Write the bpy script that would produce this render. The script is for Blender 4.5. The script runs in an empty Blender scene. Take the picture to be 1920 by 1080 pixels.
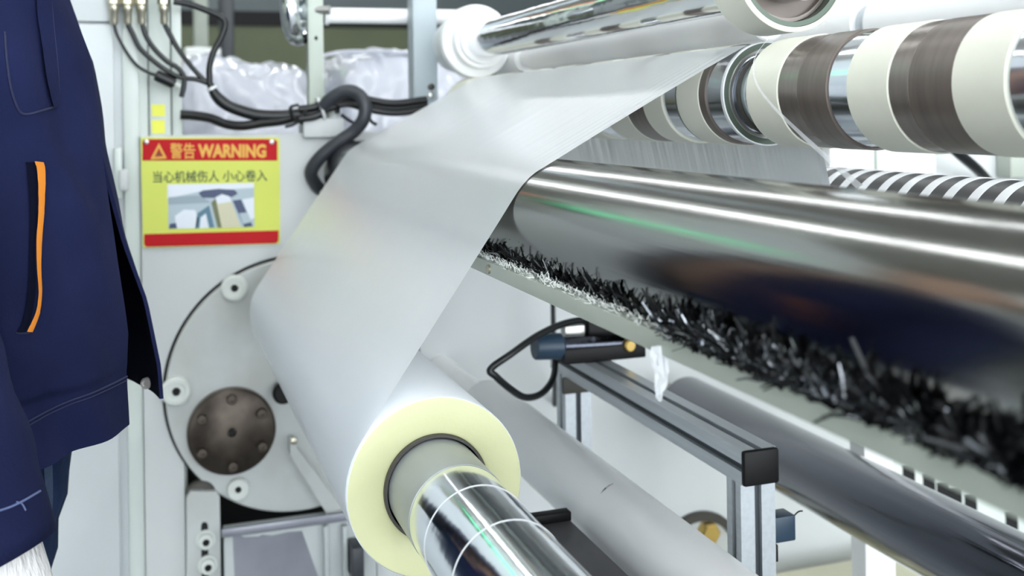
import bpy, bmesh, math, random
from mathutils import Vector, Matrix, noise
from mathutils.bvhtree import BVHTree
R = math.radians
sin, cos, PI = math.sin, math.cos, math.pi
random.seed(7)
scene = bpy.context.scene
C = scene.collection

# ------------------------------------------------------------------ camera
H = 1.18                       # camera height above the floor
FPX, ROLL = 2000.0, 0.014
YP = 222 - ROLL * 685
PHI = math.atan2(685 / cos(ROLL), FPX)
fw = Vector((sin(PHI), cos(PHI), 0)); rt = Vector((cos(PHI), -sin(PHI), 0)); up = Vector((0, 0, 1))
cx_ = rt * cos(ROLL) - up * sin(ROLL); cy_ = rt * sin(ROLL) + up * cos(ROLL)
cam_d = bpy.data.cameras.new('camera'); cam = bpy.data.objects.new('camera', cam_d); C.objects.link(cam)
M = Matrix((cx_, cy_, -fw)).transposed().to_4x4(); M.translation = (0, 0, H)
cam.matrix_world = M
cam_d.sensor_width = 36; cam_d.lens = FPX / 1920 * 36; cam_d.shift_y = (YP - 540) / 1920
cam_d.clip_start = 0.02; cam_d.clip_end = 100
cam_d.dof.use_dof = True; cam_d.dof.focus_distance = 0.90; cam_d.dof.aperture_fstop = 7.0
scene.camera = cam

# ------------------------------------------------------------------ world, exposure
w = bpy.data.worlds.new('world'); scene.world = w; w.use_nodes = True
bg = w.node_tree.nodes['Background']; bg.inputs[0].default_value = (0.90, 0.96, 1.0, 1); bg.inputs[1].default_value = 2.9
scene.view_settings.view_transform = 'Standard'; scene.view_settings.look = 'None'
scene.view_settings.gamma = 1.0; scene.view_settings.use_curve_mapping = False
scene.view_settings.exposure = 1.12
LAMP = 9.0
LAMP_ROWS = (-2.2, -0.05, 2.3)
LAMP_Z = 4.15

def ray(u, v):
    x = (u - 960) / FPX; y = -(v - YP) / FPX
    return (cx_ * x + cy_ * y + fw)
def W(u, v, Y):                # point of the plane y = Y seen at a place of the photograph
    d = ray(u, v); return Vector((d.x / d.y * Y, Y, d.z / d.y * Y + H))

# ------------------------------------------------------------------ materials
def mat(name, col, rough=0.5, metal=0.0, var=0.0, vscale=6.0, bump=0.0, bscale=60.0, col2=None, stretch=None, spec=None, rvar=0.0, coat=0.0, trans=0.0, sheen=0.0, emis=None):
    m = bpy.data.materials.new(name); m.use_nodes = True
    nt = m.node_tree; b = nt.nodes['Principled BSDF']
    b.inputs['Base Color'].default_value = (*col, 1); b.inputs['Roughness'].default_value = rough; b.inputs['Metallic'].default_value = metal
    if spec is not None: b.inputs['Specular IOR Level'].default_value = spec
    if coat: b.inputs['Coat Weight'].default_value = coat; b.inputs['Coat Roughness'].default_value = 0.1
    if sheen: b.inputs['Sheen Weight'].default_value = sheen
    if emis: b.inputs['Emission Color'].default_value = (*emis[:3], 1); b.inputs['Emission Strength'].default_value = emis[3]
    if var or bump or rvar:
        tc = nt.nodes.new('ShaderNodeTexCoord'); mp = nt.nodes.new('ShaderNodeMapping')
        nt.links.new(tc.outputs['Object'], mp.inputs[0])
        if stretch: mp.inputs['Scale'].default_value = stretch
    if var or rvar:
        n = nt.nodes.new('ShaderNodeTexNoise'); n.inputs['Scale'].default_value = vscale; n.inputs['Detail'].default_value = 5
        nt.links.new(mp.outputs[0], n.inputs['Vector'])
    if var:
        mx = nt.nodes.new('ShaderNodeMix'); mx.data_type = 'RGBA'
        c2 = col2 if col2 else tuple(c * (1 - var) for c in col)
        mx.inputs[6].default_value = (*col, 1); mx.inputs[7].default_value = (*c2, 1)
        rp = nt.nodes.new('ShaderNodeMapRange'); rp.inputs[1].default_value = 0.4; rp.inputs[2].default_value = 0.65
        nt.links.new(n.outputs['Fac'], rp.inputs[0]); nt.links.new(rp.outputs[0], mx.inputs[0])
        nt.links.new(mx.outputs[2], b.inputs['Base Color'])
    if rvar:
        rr = nt.nodes.new('ShaderNodeMapRange'); rr.inputs[3].default_value = max(0.02, rough - rvar); rr.inputs[4].default_value = rough + rvar
        nt.links.new(n.outputs['Fac'], rr.inputs[0]); nt.links.new(rr.outputs[0], b.inputs['Roughness'])
    if bump:
        n2 = nt.nodes.new('ShaderNodeTexNoise'); n2.inputs['Scale'].default_value = bscale; n2.inputs['Detail'].default_value = 4
        nt.links.new(mp.outputs[0], n2.inputs['Vector'])
        bp = nt.nodes.new('ShaderNodeBump'); bp.inputs['Strength'].default_value = bump; bp.inputs['Distance'].default_value = 0.01
        nt.links.new(n2.outputs['Fac'], bp.inputs['Height']); nt.links.new(bp.outputs[0], b.inputs['Normal'])
    return m

def film_mat(name, col, alpha, rough=0.35, transl=0.35, wr=0.05):
    m = bpy.data.materials.new(name); m.use_nodes = True; nt = m.node_tree; nt.nodes.clear()
    o = nt.nodes.new('ShaderNodeOutputMaterial')
    d = nt.nodes.new('ShaderNodeBsdfDiffuse'); d.inputs[0].default_value = (*col, 1)
    t = nt.nodes.new('ShaderNodeBsdfTranslucent'); t.inputs[0].default_value = (*col, 1)
    g = nt.nodes.new('ShaderNodeBsdfGlossy'); g.inputs['Color'].default_value = (1, 1, 1, 1); g.inputs['Roughness'].default_value = rough
    p = nt.nodes.new('ShaderNodeBsdfTransparent')
    m1 = nt.nodes.new('ShaderNodeMixShader'); m1.inputs[0].default_value = transl
    m2 = nt.nodes.new('ShaderNodeMixShader'); lw = nt.nodes.new('ShaderNodeFresnel'); lw.inputs[0].default_value = 1.45
    m3 = nt.nodes.new('ShaderNodeMixShader'); m3.inputs[0].default_value = alpha
    nt.links.new(d.outputs[0], m1.inputs[1]); nt.links.new(t.outputs[0], m1.inputs[2])
    nt.links.new(lw.outputs[0], m2.inputs[0]); nt.links.new(m1.outputs[0], m2.inputs[1]); nt.links.new(g.outputs[0], m2.inputs[2])
    nt.links.new(p.outputs[0], m3.inputs[1]); nt.links.new(m2.outputs[0], m3.inputs[2]); nt.links.new(m3.outputs[0], o.inputs[0])
    if wr:
        tc = nt.nodes.new('ShaderNodeTexCoord'); mp = nt.nodes.new('ShaderNodeMapping'); mp.inputs['Scale'].default_value = (4, 60, 4)
        n = nt.nodes.new('ShaderNodeTexNoise'); n.inputs['Scale'].default_value = 1.0; n.inputs['Detail'].default_value = 3
        bp = nt.nodes.new('ShaderNodeBump'); bp.inputs['Strength'].default_value = wr; bp.inputs['Distance'].default_value = 0.01
        nt.links.new(tc.outputs['Object'], mp.inputs[0]); nt.links.new(mp.outputs[0], n.inputs['Vector']); nt.links.new(n.outputs['Fac'], bp.inputs['Height'])
        for s in (d, g): nt.links.new(bp.outputs[0], s.inputs['Normal'])
    return m

MT = {}
def mk(k, *a, **kw): MT[k] = mat(k, *a, **kw)
mk('panel_white', (0.62, 0.645, 0.655), 0.42, var=0.06, vscale=5)
mk('cabinet_white', (0.61, 0.65, 0.67), 0.40, var=0.05, vscale=4)
mk('column_white', (0.66, 0.72, 0.69), 0.35, var=0.04, vscale=4)
mk('disc_white', (0.56, 0.59, 0.59), 0.38, var=0.18, vscale=9, col2=(0.49, 0.50, 0.48))
mk('boss_white', (0.72, 0.76, 0.73), 0.4, var=0.1, vscale=30)
mk('steel_brown', (0.10, 0.082, 0.068), 0.34, 0.8, var=0.5, vscale=18, col2=(0.045, 0.036, 0.03), rvar=0.12)
mk('steel_bolt', (0.45, 0.45, 0.44), 0.32, 0.9, rvar=0.1, vscale=80)
mk('black', (0.004, 0.004, 0.005), 0.5, spec=0.25)
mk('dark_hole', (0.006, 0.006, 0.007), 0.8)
mk('cable_black', (0.006, 0.007, 0.009), 0.38)
mk('hose_black', (0.007, 0.010, 0.012), 0.3)
mk('conduit_grey', (0.035, 0.040, 0.050), 0.42)
mk('fitting_brass', (0.50, 0.47, 0.38), 0.3, 0.9)
mk('snap_metal', (0.75, 0.72, 0.70), 0.3, 0.6)
mk('brass', (0.60, 0.42, 0.14), 0.3, 0.95)
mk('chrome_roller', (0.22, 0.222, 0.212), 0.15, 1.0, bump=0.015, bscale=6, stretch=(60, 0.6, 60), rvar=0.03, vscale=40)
mk('chrome_shaft', (0.80, 0.83, 0.87), 0.11, 1.0, bump=0.12, bscale=5, stretch=(1, 1.6, 1))
mk('wrap_silver', (0.42, 0.45, 0.48), 0.34, 0.35, var=0.15, vscale=14, stretch=(1, 0.4, 1), bump=0.15, bscale=14)
mk('chrome_wavy', (0.74, 0.76, 0.78), 0.10, 1.0, bump=0.35, bscale=9, stretch=(1, 0.5, 1))
mk('chrome_dark', (0.065, 0.07, 0.088), 0.10, 1.0, bump=0.05, bscale=6, stretch=(40, 0.6, 40))
mk('sleeve_cream', (0.84, 0.84, 0.74), 0.42, var=0.04, vscale=20)
mk('sleeve_brown', (0.175, 0.145, 0.128), 0.36, 0.35, var=0.25, vscale=10, stretch=(1, 12, 1))
mk('sleeve_grey', (0.23, 0.20, 0.182), 0.26, 0.55, var=0.2, vscale=10, stretch=(1, 12, 1))
mk('sleeve_chrome', (0.62, 0.65, 0.70), 0.15, 1.0)
mk('ring_green', (0.10, 0.13, 0.105), 0.4, 0.4)
mk('roller_white', (0.93, 0.935, 0.95), 0.38, var=0.04, vscale=6)
mk('roll_face', (0.58, 0.59, 0.35), 0.40, bump=0.03, bscale=200, var=0.06, vscale=12, col2=(0.54, 0.555, 0.32))
mk('core_dark', (0.045, 0.042, 0.036), 0.5)
mk('alu', (0.56, 0.60, 0.64), 0.36, 0.5, var=0.08, vscale=10, stretch=(20, 1, 20))
mk('alu_groove', (0.05, 0.06, 0.07), 0.6, 0.2)
mk('guard_grey', (0.42, 0.46, 0.41), 0.45, var=0.06, vscale=10)
mk('tinsel', (0.010, 0.011, 0.013), 0.26, 0.5)
mk('tinsel_light', (0.42, 0.45, 0.50), 0.22, 0.9)
mk('fluff', (0.85, 0.88, 0.86), 0.9)
mk('rubber_dark', (0.018, 0.019, 0.022), 0.35)
mk('tape_white', (0.75, 0.77, 0.80), 0.35)
mk('sign_yellow', (0.68, 0.74, 0.15), 0.5, spec=0.2)
mk('sign_red', (0.50, 0.010, 0.016), 0.5, spec=0.15)
mk('sign_gold', (0.72, 0.38, 0.02), 0.35)
mk('sign_green', (0.03, 0.07, 0.01), 0.4)
mk('tag_yellow', (0.85, 0.85, 0.08), 0.4)
mk('navy', (0.0125, 0.0175, 0.064), 0.9, spec=0.12, var=0.4, vscale=5, col2=(0.0075, 0.0105, 0.040), bump=0.10, bscale=420)
mk('navy_dark', (0.004, 0.005, 0.014), 0.9, spec=0.05, bump=0.08, bscale=420)
mk('lining', (0.003, 0.0035, 0.010), 0.9, spec=0.05)
mk('orange', (0.62, 0.20, 0.01), 0.7)
mk('stitch', (0.012, 0.017, 0.06), 0.8)
mk('thread', (0.10, 0.13, 0.26), 0.8)
mk('denim', (0.010, 0.022, 0.066), 0.9, spec=0.1, var=0.5, vscale=16, col2=(0.018, 0.036, 0.09), bump=0.15, bscale=500)
mk('denim_seam', (0.03, 0.055, 0.11), 0.85, bump=0.3, bscale=300)
mk('knit_white', (0.75, 0.74, 0.74), 0.9, bump=0.5, bscale=120, stretch=(3, 3, 0.2))
mk('skin', (0.55, 0.33, 0.23), 0.5)
mk('hair', (0.012, 0.010, 0.009), 0.6)
mk('shoe', (0.02, 0.02, 0.02), 0.5)
mk('plastic_wrap', (0.58, 0.60, 0.68), 0.20, bump=0.9, bscale=9, coat=0.5)
mk('floor_grey', (0.22, 0.235, 0.235), 0.35, var=0.2, vscale=1.5)
mk('hall_wall', (0.30, 0.33, 0.29), 0.7, var=0.1, vscale=1)
mk('hall_olive', (0.13, 0.15, 0.085), 0.6, var=0.12, vscale=1)
mk('hall_teal', (0.14, 0.17, 0.18), 0.6, var=0.12, vscale=1)
mk('ceiling_beige', (0.60, 0.59, 0.54), 0.8, var=0.1, vscale=0.6)
mk('post_pale', (0.52, 0.58, 0.52), 0.4, var=0.05, vscale=8)
mk('post_blue', (0.46, 0.53, 0.57), 0.4, var=0.05, vscale=8)
mk('lamp_housing', (0.7, 0.7, 0.7), 0.5)
mk('lamp_tube', (1, 1, 1), 0.4, emis=(0.95, 0.98, 1.0, LAMP))
mk('green_streak_tube', (0.05, 0.4, 0.2), 0.4, emis=(0.02, 1.0, 0.35, 2.6))  # glow of the added unseen tubes, mirrored as green streaks in the chrome
mk('orange_streak_tube', (0.4, 0.1, 0.02), 0.4, emis=(1.0, 0.22, 0.04, 2.0))  # glow of the added bar's second tube, an orange streak in the chrome
mk('sticker_grey', (0.30, 0.31, 0.36), 0.3, 0.3, var=0.25, vscale=8)
mk('tray_grey', (0.52, 0.56, 0.57), 0.4, var=0.12, vscale=6)
mk('base_dark', (0.10, 0.095, 0.105), 0.5, var=0.3, vscale=10)
mk('blue_dark', (0.02, 0.045, 0.08), 0.4)
mk('ph_base', (0.42, 0.52, 0.58), 0.35); mk('ph_dark', (0.02, 0.04, 0.12), 0.35); mk('ph_cream', (0.62, 0.60, 0.42), 0.35)
mk('ph_olive', (0.12, 0.14, 0.05), 0.35); mk('ph_white', (0.75, 0.80, 0.88), 0.35); mk('ph_teal', (0.06, 0.17, 0.25), 0.35); mk('ph_grey', (0.28, 0.36, 0.42), 0.35)
MT['film'] = film_mat('film', (0.89, 0.93, 0.97), 0.86, 0.3, 0.4)
MT['film_roll'] = film_mat('film_roll', (0.87, 0.91, 0.95), 1.0, 0.3, 0.0, 0.02)
MT['film_web'] = film_mat('film_web', (0.97, 0.98, 0.99), 0.97, 0.3, 0.5, 0.4)
MT['film_clear'] = film_mat('film_clear', (0.85, 0.88, 0.92), 0.45, 0.15, 0.4, 0.0)

# ------------------------------------------------------------------ object helpers
WM = {}
def thing(name, label, cat, loc, group=None):
    o = bpy.data.objects.new(name, None); C.objects.link(o); o.location = loc; o.empty_display_size = 0.05
    o['label'] = label; o['category'] = cat
    if group: o['group'] = group
    WM[o.name] = Matrix.Translation(Vector(loc)); return o
def tag(o, label, cat, group=None):
    o['label'] = label; o['category'] = cat
    if group: o['group'] = group
    return o
def struct(o): o['kind'] = 'structure'; return o
def place(o, parent, mtx):
    C.objects.link(o); WM[o.name] = mtx
    if parent is not None:
        o.parent = parent; o.matrix_parent_inverse = WM[parent.name].inverted()
    o.matrix_basis = mtx
    return o
def obj(name, vf, m, parent=None, smooth=True, ang=40, label=None):
    verts, faces = vf
    vs = [Vector(v) for v in verts]
    lo = Vector([min(v[i] for v in vs) for i in range(3)]); hi = Vector([max(v[i] for v in vs) for i in range(3)])
    c = Vector(((lo.x + hi.x) / 2, (lo.y + hi.y) / 2, lo.z))
    me = bpy.data.meshes.new(name); me.from_pydata([v - c for v in vs], [], faces); me.validate()
    bm = bmesh.new(); bm.from_mesh(me); bmesh.ops.recalc_face_normals(bm, faces=bm.faces); bm.to_mesh(me); bm.free()
    for mm in (m if isinstance(m, (list, tuple)) else [m]): me.materials.append(MT[mm])
    if smooth:
        me.polygons.foreach_set('use_smooth', [True] * len(me.polygons)); me.set_sharp_from_angle(angle=R(ang))
    o = bpy.data.objects.new(name, me)
    place(o, parent, Matrix.Translation(c))
    if label: o['label'] = label
    return o
def copy_to(o, parent, delta):
    c = o.copy(); place(c, parent, Matrix.Translation(Vector(delta)) @ WM[o.name]); return c

class G(list):   # gathers (verts, faces) pieces of ONE part
    def __init__(s): s.v = []; s.f = []
    def add(s, vf):
        n = len(s.v); s.v += [Vector(a) for a in vf[0]]; s.f += [tuple(i + n for i in f) for f in vf[1]]; return s
    def get(s): return s.v, s.f

def box(x0, x1, y0, y1, z0, z1, bev=0.0):
    if x0 > x1: x0, x1 = x1, x0
    if y0 > y1: y0, y1 = y1, y0
    if z0 > z1: z0, z1 = z1, z0
    bm = bmesh.new(); bmesh.ops.create_cube(bm, size=1)
    for v in bm.verts:
        v.co = Vector(((x0 + x1) / 2 + v.co.x * (x1 - x0), (y0 + y1) / 2 + v.co.y * (y1 - y0), (z0 + z1) / 2 + v.co.z * (z1 - z0)))
    if bev: bmesh.ops.bevel(bm, geom=list(bm.edges), offset=bev, segments=2, affect='EDGES', profile=0.5)
    bm.verts.index_update()
    r = ([v.co.copy() for v in bm.verts], [tuple(v.index for v in f.verts) for f in bm.faces]); bm.free(); return r
def frame(d):
    d = Vector(d).normalized(); a = Vector((0, 0, 1)) if abs(d.z) < 0.9 else Vector((0, 1, 0))
    u = d.cross(a).normalized(); return u, u.cross(d).normalized()
def lathe(o, axis, prof, seg=48, cap=True):
    # prof: (distance along axis, radius)
    o = Vector(o); ax = Vector(axis).normalized(); u, v = frame(ax); V = []; Fc = []
    for (t, r) in prof:
        for k in range(seg):
            a = 2 * PI * k / seg; V.append(o + ax * t + (u * cos(a) + v * sin(a)) * r)
    n = len(prof)
    for i in range(n - 1):
        for k in range(seg):
            k2 = (k + 1) % seg; Fc.append((i * seg + k, i * seg + k2, (i + 1) * seg + k2, (i + 1) * seg + k))
    if cap:
        Fc.append(tuple(range(seg))); Fc.append(tuple((n - 1) * seg + k for k in reversed(range(seg))))
    return V, Fc
def cylY(X, Z, prof, seg=64, cap=True):   # rollers run along y; Z is relative to the camera height
    return lathe((X, 0, Z + H), (0, 1, 0), prof, seg, cap)
def ringY(X, Z, y0, y1, ro, ri, seg=64, bev=0.0006):
    p = [(y0, ri), (y0, ro - bev), (y0 + bev, ro), (y1 - bev, ro), (y1, ro - bev), (y1, ri)]
    V, Fc = cylY(X, Z, p, seg, False)
    n = len(p)
    for k in range(seg):
        k2 = (k + 1) % seg; Fc.append(((n - 1) * seg + k, (n - 1) * seg + k2, k2, k))
    return V, Fc
def catmull(P, n=8):
    P = [Vector(p) for p in P]; Q = [P[0] * 2 - P[1]] + P + [P[-1] * 2 - P[-2]]; out = []
    for i in range(1, len(Q) - 2):
        a, b, c, d = Q[i - 1], Q[i], Q[i + 1], Q[i + 2]
        for k in range(n):
            t = k / n; out.append(0.5 * ((2 * b) + (c - a) * t + (2 * a - 5 * b + 4 * c - d) * t * t + (3 * b - a - 3 * c + d) * t ** 3))
    out.append(P[-1]); return out
def tube(P, r, seg=10, sm=8, flat=1.0):
    P = catmull(P, sm) if sm else [Vector(p) for p in P]; n = len(P); V = []; Fc = []; u = None
    for i, p in enumerate(P):
        d = (P[min(i + 1, n - 1)] - P[max(i - 1, 0)]).normalized()
        if u is None: u, v = frame(d)
        else: u = (u - d * u.dot(d)).normalized(); v = u.cross(d)
        rr = r(i / (n - 1)) if callable(r) else r
        for k in range(seg):
            a = 2 * PI * k / seg; V.append(p + u * cos(a) * rr + v * sin(a) * rr * flat)
    for i in range(n - 1):
        for k in range(seg):
            k2 = (k + 1) % seg; Fc.append((i * seg + k, i * seg + k2, (i + 1) * seg + k2, (i + 1) * seg + k))
    Fc.append(tuple(range(seg))); Fc.append(tuple((n - 1) * seg + k for k in reversed(range(seg))))
    return V, Fc
def prismY(poly, y0, y1):      # poly of (x, z abs) extruded along y
    n = len(poly); V = [(x, y0, z) for x, z in poly] + [(x, y1, z) for x, z in poly]
    Fc = [tuple(range(n)), tuple(range(2 * n - 1, n - 1, -1))] + [(i, (i + 1) % n, (i + 1) % n + n, i + n) for i in range(n)]
    return V, Fc
def wallpoly(pts, Y, t=0.0006):   # a thin flat piece standing against a plane y = Y, outline given on the photograph's plane
    P = [W(u, v, Y) for u, v in pts]; return prismY([(p.x, p.z) for p in P], Y - t, Y)
def wbox(u0, v0, u1, v1, Y, y0, y1, bev=0.0):
    a = W(u0, v0, Y); b = W(u1, v1, Y); return box(a.x, b.x, y0, y1, a.z, b.z, bev)
def rrect(u0, v0, u1, v1, r, corners=(1, 1, 1, 1), n=5):
    out = []
    for (cu, cv, a0, on, ex, ey) in ((u0 + r, v0 + r, 180, corners[0], u0, v0), (u1 - r, v0 + r, 270, corners[1], u1, v0), (u1 - r, v1 - r, 0, corners[2], u1, v1), (u0 + r, v1 - r, 90, corners[3], u0, v1)):
        if not on: out.append((ex, ey)); continue
        for k in range(n + 1):
            a = R(a0 + 90 * k / n); out.append((cu + r * cos(a), cv + r * sin(a)))
    return out

# ------------------------------------------------------------------ hall
def plane_struct(name, vf, m): return struct(obj(name, vf, m, smooth=False))
plane_struct('floor', box(-7, 8, -7, 14, -0.1, 0), 'floor_grey')
plane_struct('ceiling', box(-7, 8, -7, 14, 4.6, 4.7), 'ceiling_beige')
plane_struct('wall_left', box(-7.1, -7, -7, 14, 0, 4.6), 'hall_wall')
plane_struct('wall_right', box(8, 8.1, -7, 14, 0, 4.6), 'hall_wall')
wb = plane_struct('wall_back', box(-7, 8, 13.9, 14, 0, 4.6), 'hall_teal')
struct(obj('trim_1', box(-7, 8, 13.84, 13.9, 2.33, 2.52), 'black', smooth=False))
obj('painted_dado', box(-7, 8, 13.86, 13.9, 0, 2.33), 'hall_olive', wb, smooth=False)

# ceiling lamps: long twin-tube fittings in rows along the hall
L0, LL = -5.4, 2.3
first = None
for ri, X in enumerate(LAMP_ROWS):
    for k in range(8):
        y0 = L0 + k * 2.4
        t = thing('ceiling_lamp', ('long fluorescent ceiling lamp over the worker side of the hall', 'long fluorescent ceiling lamp straight above the winding machine', 'long fluorescent ceiling lamp over the far side of the machine')[ri], 'lamp', (X, y0 + LL / 2, LAMP_Z), 'ceiling lamps in three rows')
        if first is None:
            hs = obj('housing', box(X - 0.11, X + 0.11, y0, y0 + LL, LAMP_Z + 0.06, LAMP_Z + 0.12, 0.01), 'lamp_housing', t)
            tb = [obj('tube', lathe((X + dx, y0 + 0.03, LAMP_Z + 0.03), (0, 1, 0), [(0, 0.02), (LL - 0.06, 0.02)], 12), 'lamp_tube', t) for dx in (-0.055, 0.055)]
            rod = [obj('hanger_rod', box(X - 0.006, X + 0.006, y0 + q, y0 + q + 0.012, LAMP_Z + 0.12, 4.6), 'lamp_housing', t) for q in (0.3, LL - 0.3)]
            first = (X, y0)
        else:
            for p in (hs, *tb, *rod): copy_to(p, t, (X - first[0], y0 - first[1], 0))

gl = thing('added_green_strip', 'slim green glowing strip added out of view to streak the chrome', 'lamp', (-0.1, 1.85, H + 0.24))  # unseen strip, added so the chrome rollers mirror a green line
obj('green_streak_tube', lathe((0.02, 1.85, H + 0.25), (-0.33, 0, 0.40), [(0, 0.006), (0.52, 0.006)], 12), 'green_streak_tube', gl)
obj('backing', box(-0.33, 0.03, 1.865, 1.885, H + 0.40, H + 0.46, 0.002), 'lamp_housing', gl)
sl_ = thing('added_streak_bar', 'slim bar of green and orange tubes added out of view to streak the chrome', 'lamp', (-0.8, 4.6, 2.55))  # unseen tube bar, added for coloured reflections along the chrome shafts
obj('bar', box(-0.92, -0.58, 3.2, 6.0, 2.62, 2.66, 0.005), 'lamp_housing', sl_)
obj('green_streak_tube', lathe((-0.88, 3.2, 2.60), (0, 1, 0), [(0, 0.016), (2.8, 0.016)], 12), 'green_streak_tube', sl_)
obj('orange_streak_tube', lathe((-0.63, 4.0, 2.60), (0, 1, 0), [(0, 0.016), (2.0, 0.016)], 12), 'orange_streak_tube', sl_)
for y in (3.4, 5.8): obj('hanger_rod', box(-0.76, -0.75, y, y + 0.01, 2.66, 4.6), 'lamp_housing', sl_)

# ------------------------------------------------------------------ machine side frame (far end) with the turret disc
YW = 1.88
zt = W(450, 252, YW).z
xl = W(266, 500, YW).x; xa = W(345, 860, YW).x; xb = W(705, 900, YW).x; za = W(400, 855, YW).z
g = G()
g.add(box(xl, xa, YW, YW + 0.05, 0, zt)); g.add(box(xa, xb, YW, YW + 0.05, za, zt)); g.add(box(xb, 2.6, YW, YW + 0.05, 0, zt))
panel = thing('machine_side_frame', 'tall white painted steel side frame carrying the rollers', 'machine frame', (0.6, YW + 0.03, 0))
obj('side_plate', g.get(), 'panel_white', panel, smooth=False)
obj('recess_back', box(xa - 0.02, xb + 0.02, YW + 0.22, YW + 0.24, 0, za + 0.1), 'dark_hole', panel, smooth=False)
obj('top_flange', wbox(566, 222, 642, 256, YW, YW - 0.02, YW + 0.05, 0.002), 'panel_white', panel)
for (u, v) in ((573, 216), (627, 216)):
    p = W(u, v, YW); obj('flange_bolt', lathe((p.x, YW + 0.01, p.z - 0.004), (0, 0, 1), [(0, 0.011), (0.018, 0.011), (0.02, 0.009)], 12), 'boss_white', panel)
# far bearing blocks under the winding roll side of the frame, seen as clear steps on the plate
DC = (0.1285 * YW, -0.2465 * YW); DR = 0.1185 * YW
disc = thing('turret_disc', 'round white turret plate with brown hub on the white side frame', 'turret', (DC[0], YW, DC[1] - DR + H))
obj('plate', cylY(*DC, [(YW - 0.014, DR - 0.0045), (YW - 0.016, DR - 0.0065), (YW - 0.016, 0.02), (YW - 0.0159, 0.0)], 96, False), 'disc_white', disc)
obj('plate_edge', cylY(*DC, [(YW + 0.03, DR - 0.0045), (YW - 0.014, DR - 0.0045)], 96, False), 'disc_white', disc)
obj('gap_ring', ringY(*DC, YW - 0.003, YW + 0.001, DR, DR - 0.006, 96, 0.0003), 'black', disc)
def boss(u, v, r):
    p = W(u, v, YW - 0.016); Y0 = YW - 0.0155
    b = obj('boss', lathe((p.x, Y0, p.z), (0, -1, 0), [(0, r), (0.010, r), (0.013, r * 0.88), (0.013, r * 0.62), (0.011, r * 0.58), (0.011, r * 0.30), (0.004, r * 0.28), (0.004, 0)], 28, False), 'boss_white', disc)
    obj('bolt_socket', lathe((p.x, Y0, p.z), (0, -1, 0), [(0.0045, r * 0.27), (0.0105, r * 0.27), (0.0105, 0)], 6, False), 'black', b)
for a in ((439, 539, 0.022), (330, 732, 0.024), (446, 915, 0.019)): boss(*a)
HX, HZ, HR = 0.069 * (YW - 0.016), -0.2835 * (YW - 0.016), 0.0385 * YW
hub = obj('hub_plate', cylY(HX, HZ, [(YW - 0.0155, HR), (YW - 0.030, HR), (YW - 0.033, HR - 0.004), (YW - 0.033, 0.008), (YW - 0.026, 0.007), (YW - 0.026, 0)], 64, False), 'steel_brown', disc)
obj('center_hole', cylY(HX, HZ, [(YW - 0.0335, 0.0055), (YW - 0.0335, 0)], 20, False), 'dark_hole', hub)
for k in range(6):
    a = R(90 + 60 * k)
    bx, bz = HX + 0.056 * cos(a), HZ + 0.056 * sin(a)
    b = obj('hub_bolt', cylY(bx, bz, [(YW - 0.032, 0.0085), (YW - 0.040, 0.0085), (YW - 0.042, 0.007), (YW - 0.042, 0.004), (YW - 0.036, 0.004), (YW - 0.036, 0)], 16, False), 'steel_brown', hub)
# black knob and web arm on the disc, half hidden by the roll
p = W(516, 735, YW - 0.03)
obj('knob', lathe((p.x + 0.012, YW - 0.016, p.z), (0, -1, 0), [(0, 0.012), (0.02, 0.018), (0.03, 0.018), (0.034, 0.014)], 20), 'black', disc)
q = [W(u, v, YW - 0.016) for u, v in ((540, 815), (549, 815), (553, 832), (650, 960), (612, 960), (541, 845))]
obj('arm_rib', prismY([(a.x, a.z) for a in q], YW - 0.04, YW - 0.0155), 'disc_white', disc, smooth=False)
p = W(551, 828, YW - 0.045)
obj('rib_screw', lathe((p.x, YW - 0.0395, p.z), (0, -1, 0), [(0, 0.006), (0.004, 0.006), (0.005, 0.004)], 14), 'fitting_brass', disc)

# bracket with slot and bolts, tray under the disc
br = thing('slotted_bracket', 'white slotted bracket with two socket bolts under the turret disc', 'bracket', (W(382, 1080, YW).x, YW - 0.02, 0))
poly = [W(u, v, YW - 0.03) for u, v in ((351, 1180), (350, 935), (358, 922), (405, 922), (412, 932), (416, 1180))]
pl = obj('plate', prismY([(a.x, a.z) for a in poly], YW - 0.03, YW - 0.002), 'disc_white', br, smooth=False)
gs = G()
sl = [W(u, v, YW - 0.03) for u, v in ((377, 985), (380, 979), (387, 979), (390, 985), (392, 1150), (379, 1150))]
obj('slot', prismY([(a.x, a.z) for a in sl], YW - 0.0306, YW - 0.029), 'dark_hole', br, smooth=False)
for (u, v) in ((386, 1015), (390, 1062)):
    p = W(u, v, YW - 0.04)
    b = obj('socket_bolt', lathe((p.x, YW - 0.0305, p.z), (0, -1, 0), [(0, 0.016), (0.004, 0.016), (0.004, 0.0125), (0.015, 0.0125), (0.017, 0.0105), (0.017, 0.006), (0.010, 0.006), (0.010, 0)], 24, False), 'boss_white', br)
    obj('socket', lathe((p.x, YW - 0.0305, p.z), (0, -1, 0), [(0.0105, 0.0058), (0.0165, 0.0058), (0.0165, 0)], 6, False), 'black', b)
p = W(377, 925, YW - 0.02)
obj('pivot_cap', lathe((p.x, YW - 0.004, p.z - 0.004), (0, -1, 0), [(0, 0.024), (0.012, 0.024), (0.015, 0.02)], 24), 'core_dark', br)
tr = thing('drip_box', 'grey steel box with a dull blue sticker below the turret disc', 'box', (W(540, 1080, YW).x, YW - 0.04, 0))
a = W(420, 992, YW - 0.05); b = W(705, 968, YW - 0.05)
obj('front_plate', box(a.x, b.x, YW - 0.05, YW - 0.02, 0.0, a.z - 0.004, 0.002), 'tray_grey', tr)
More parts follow.
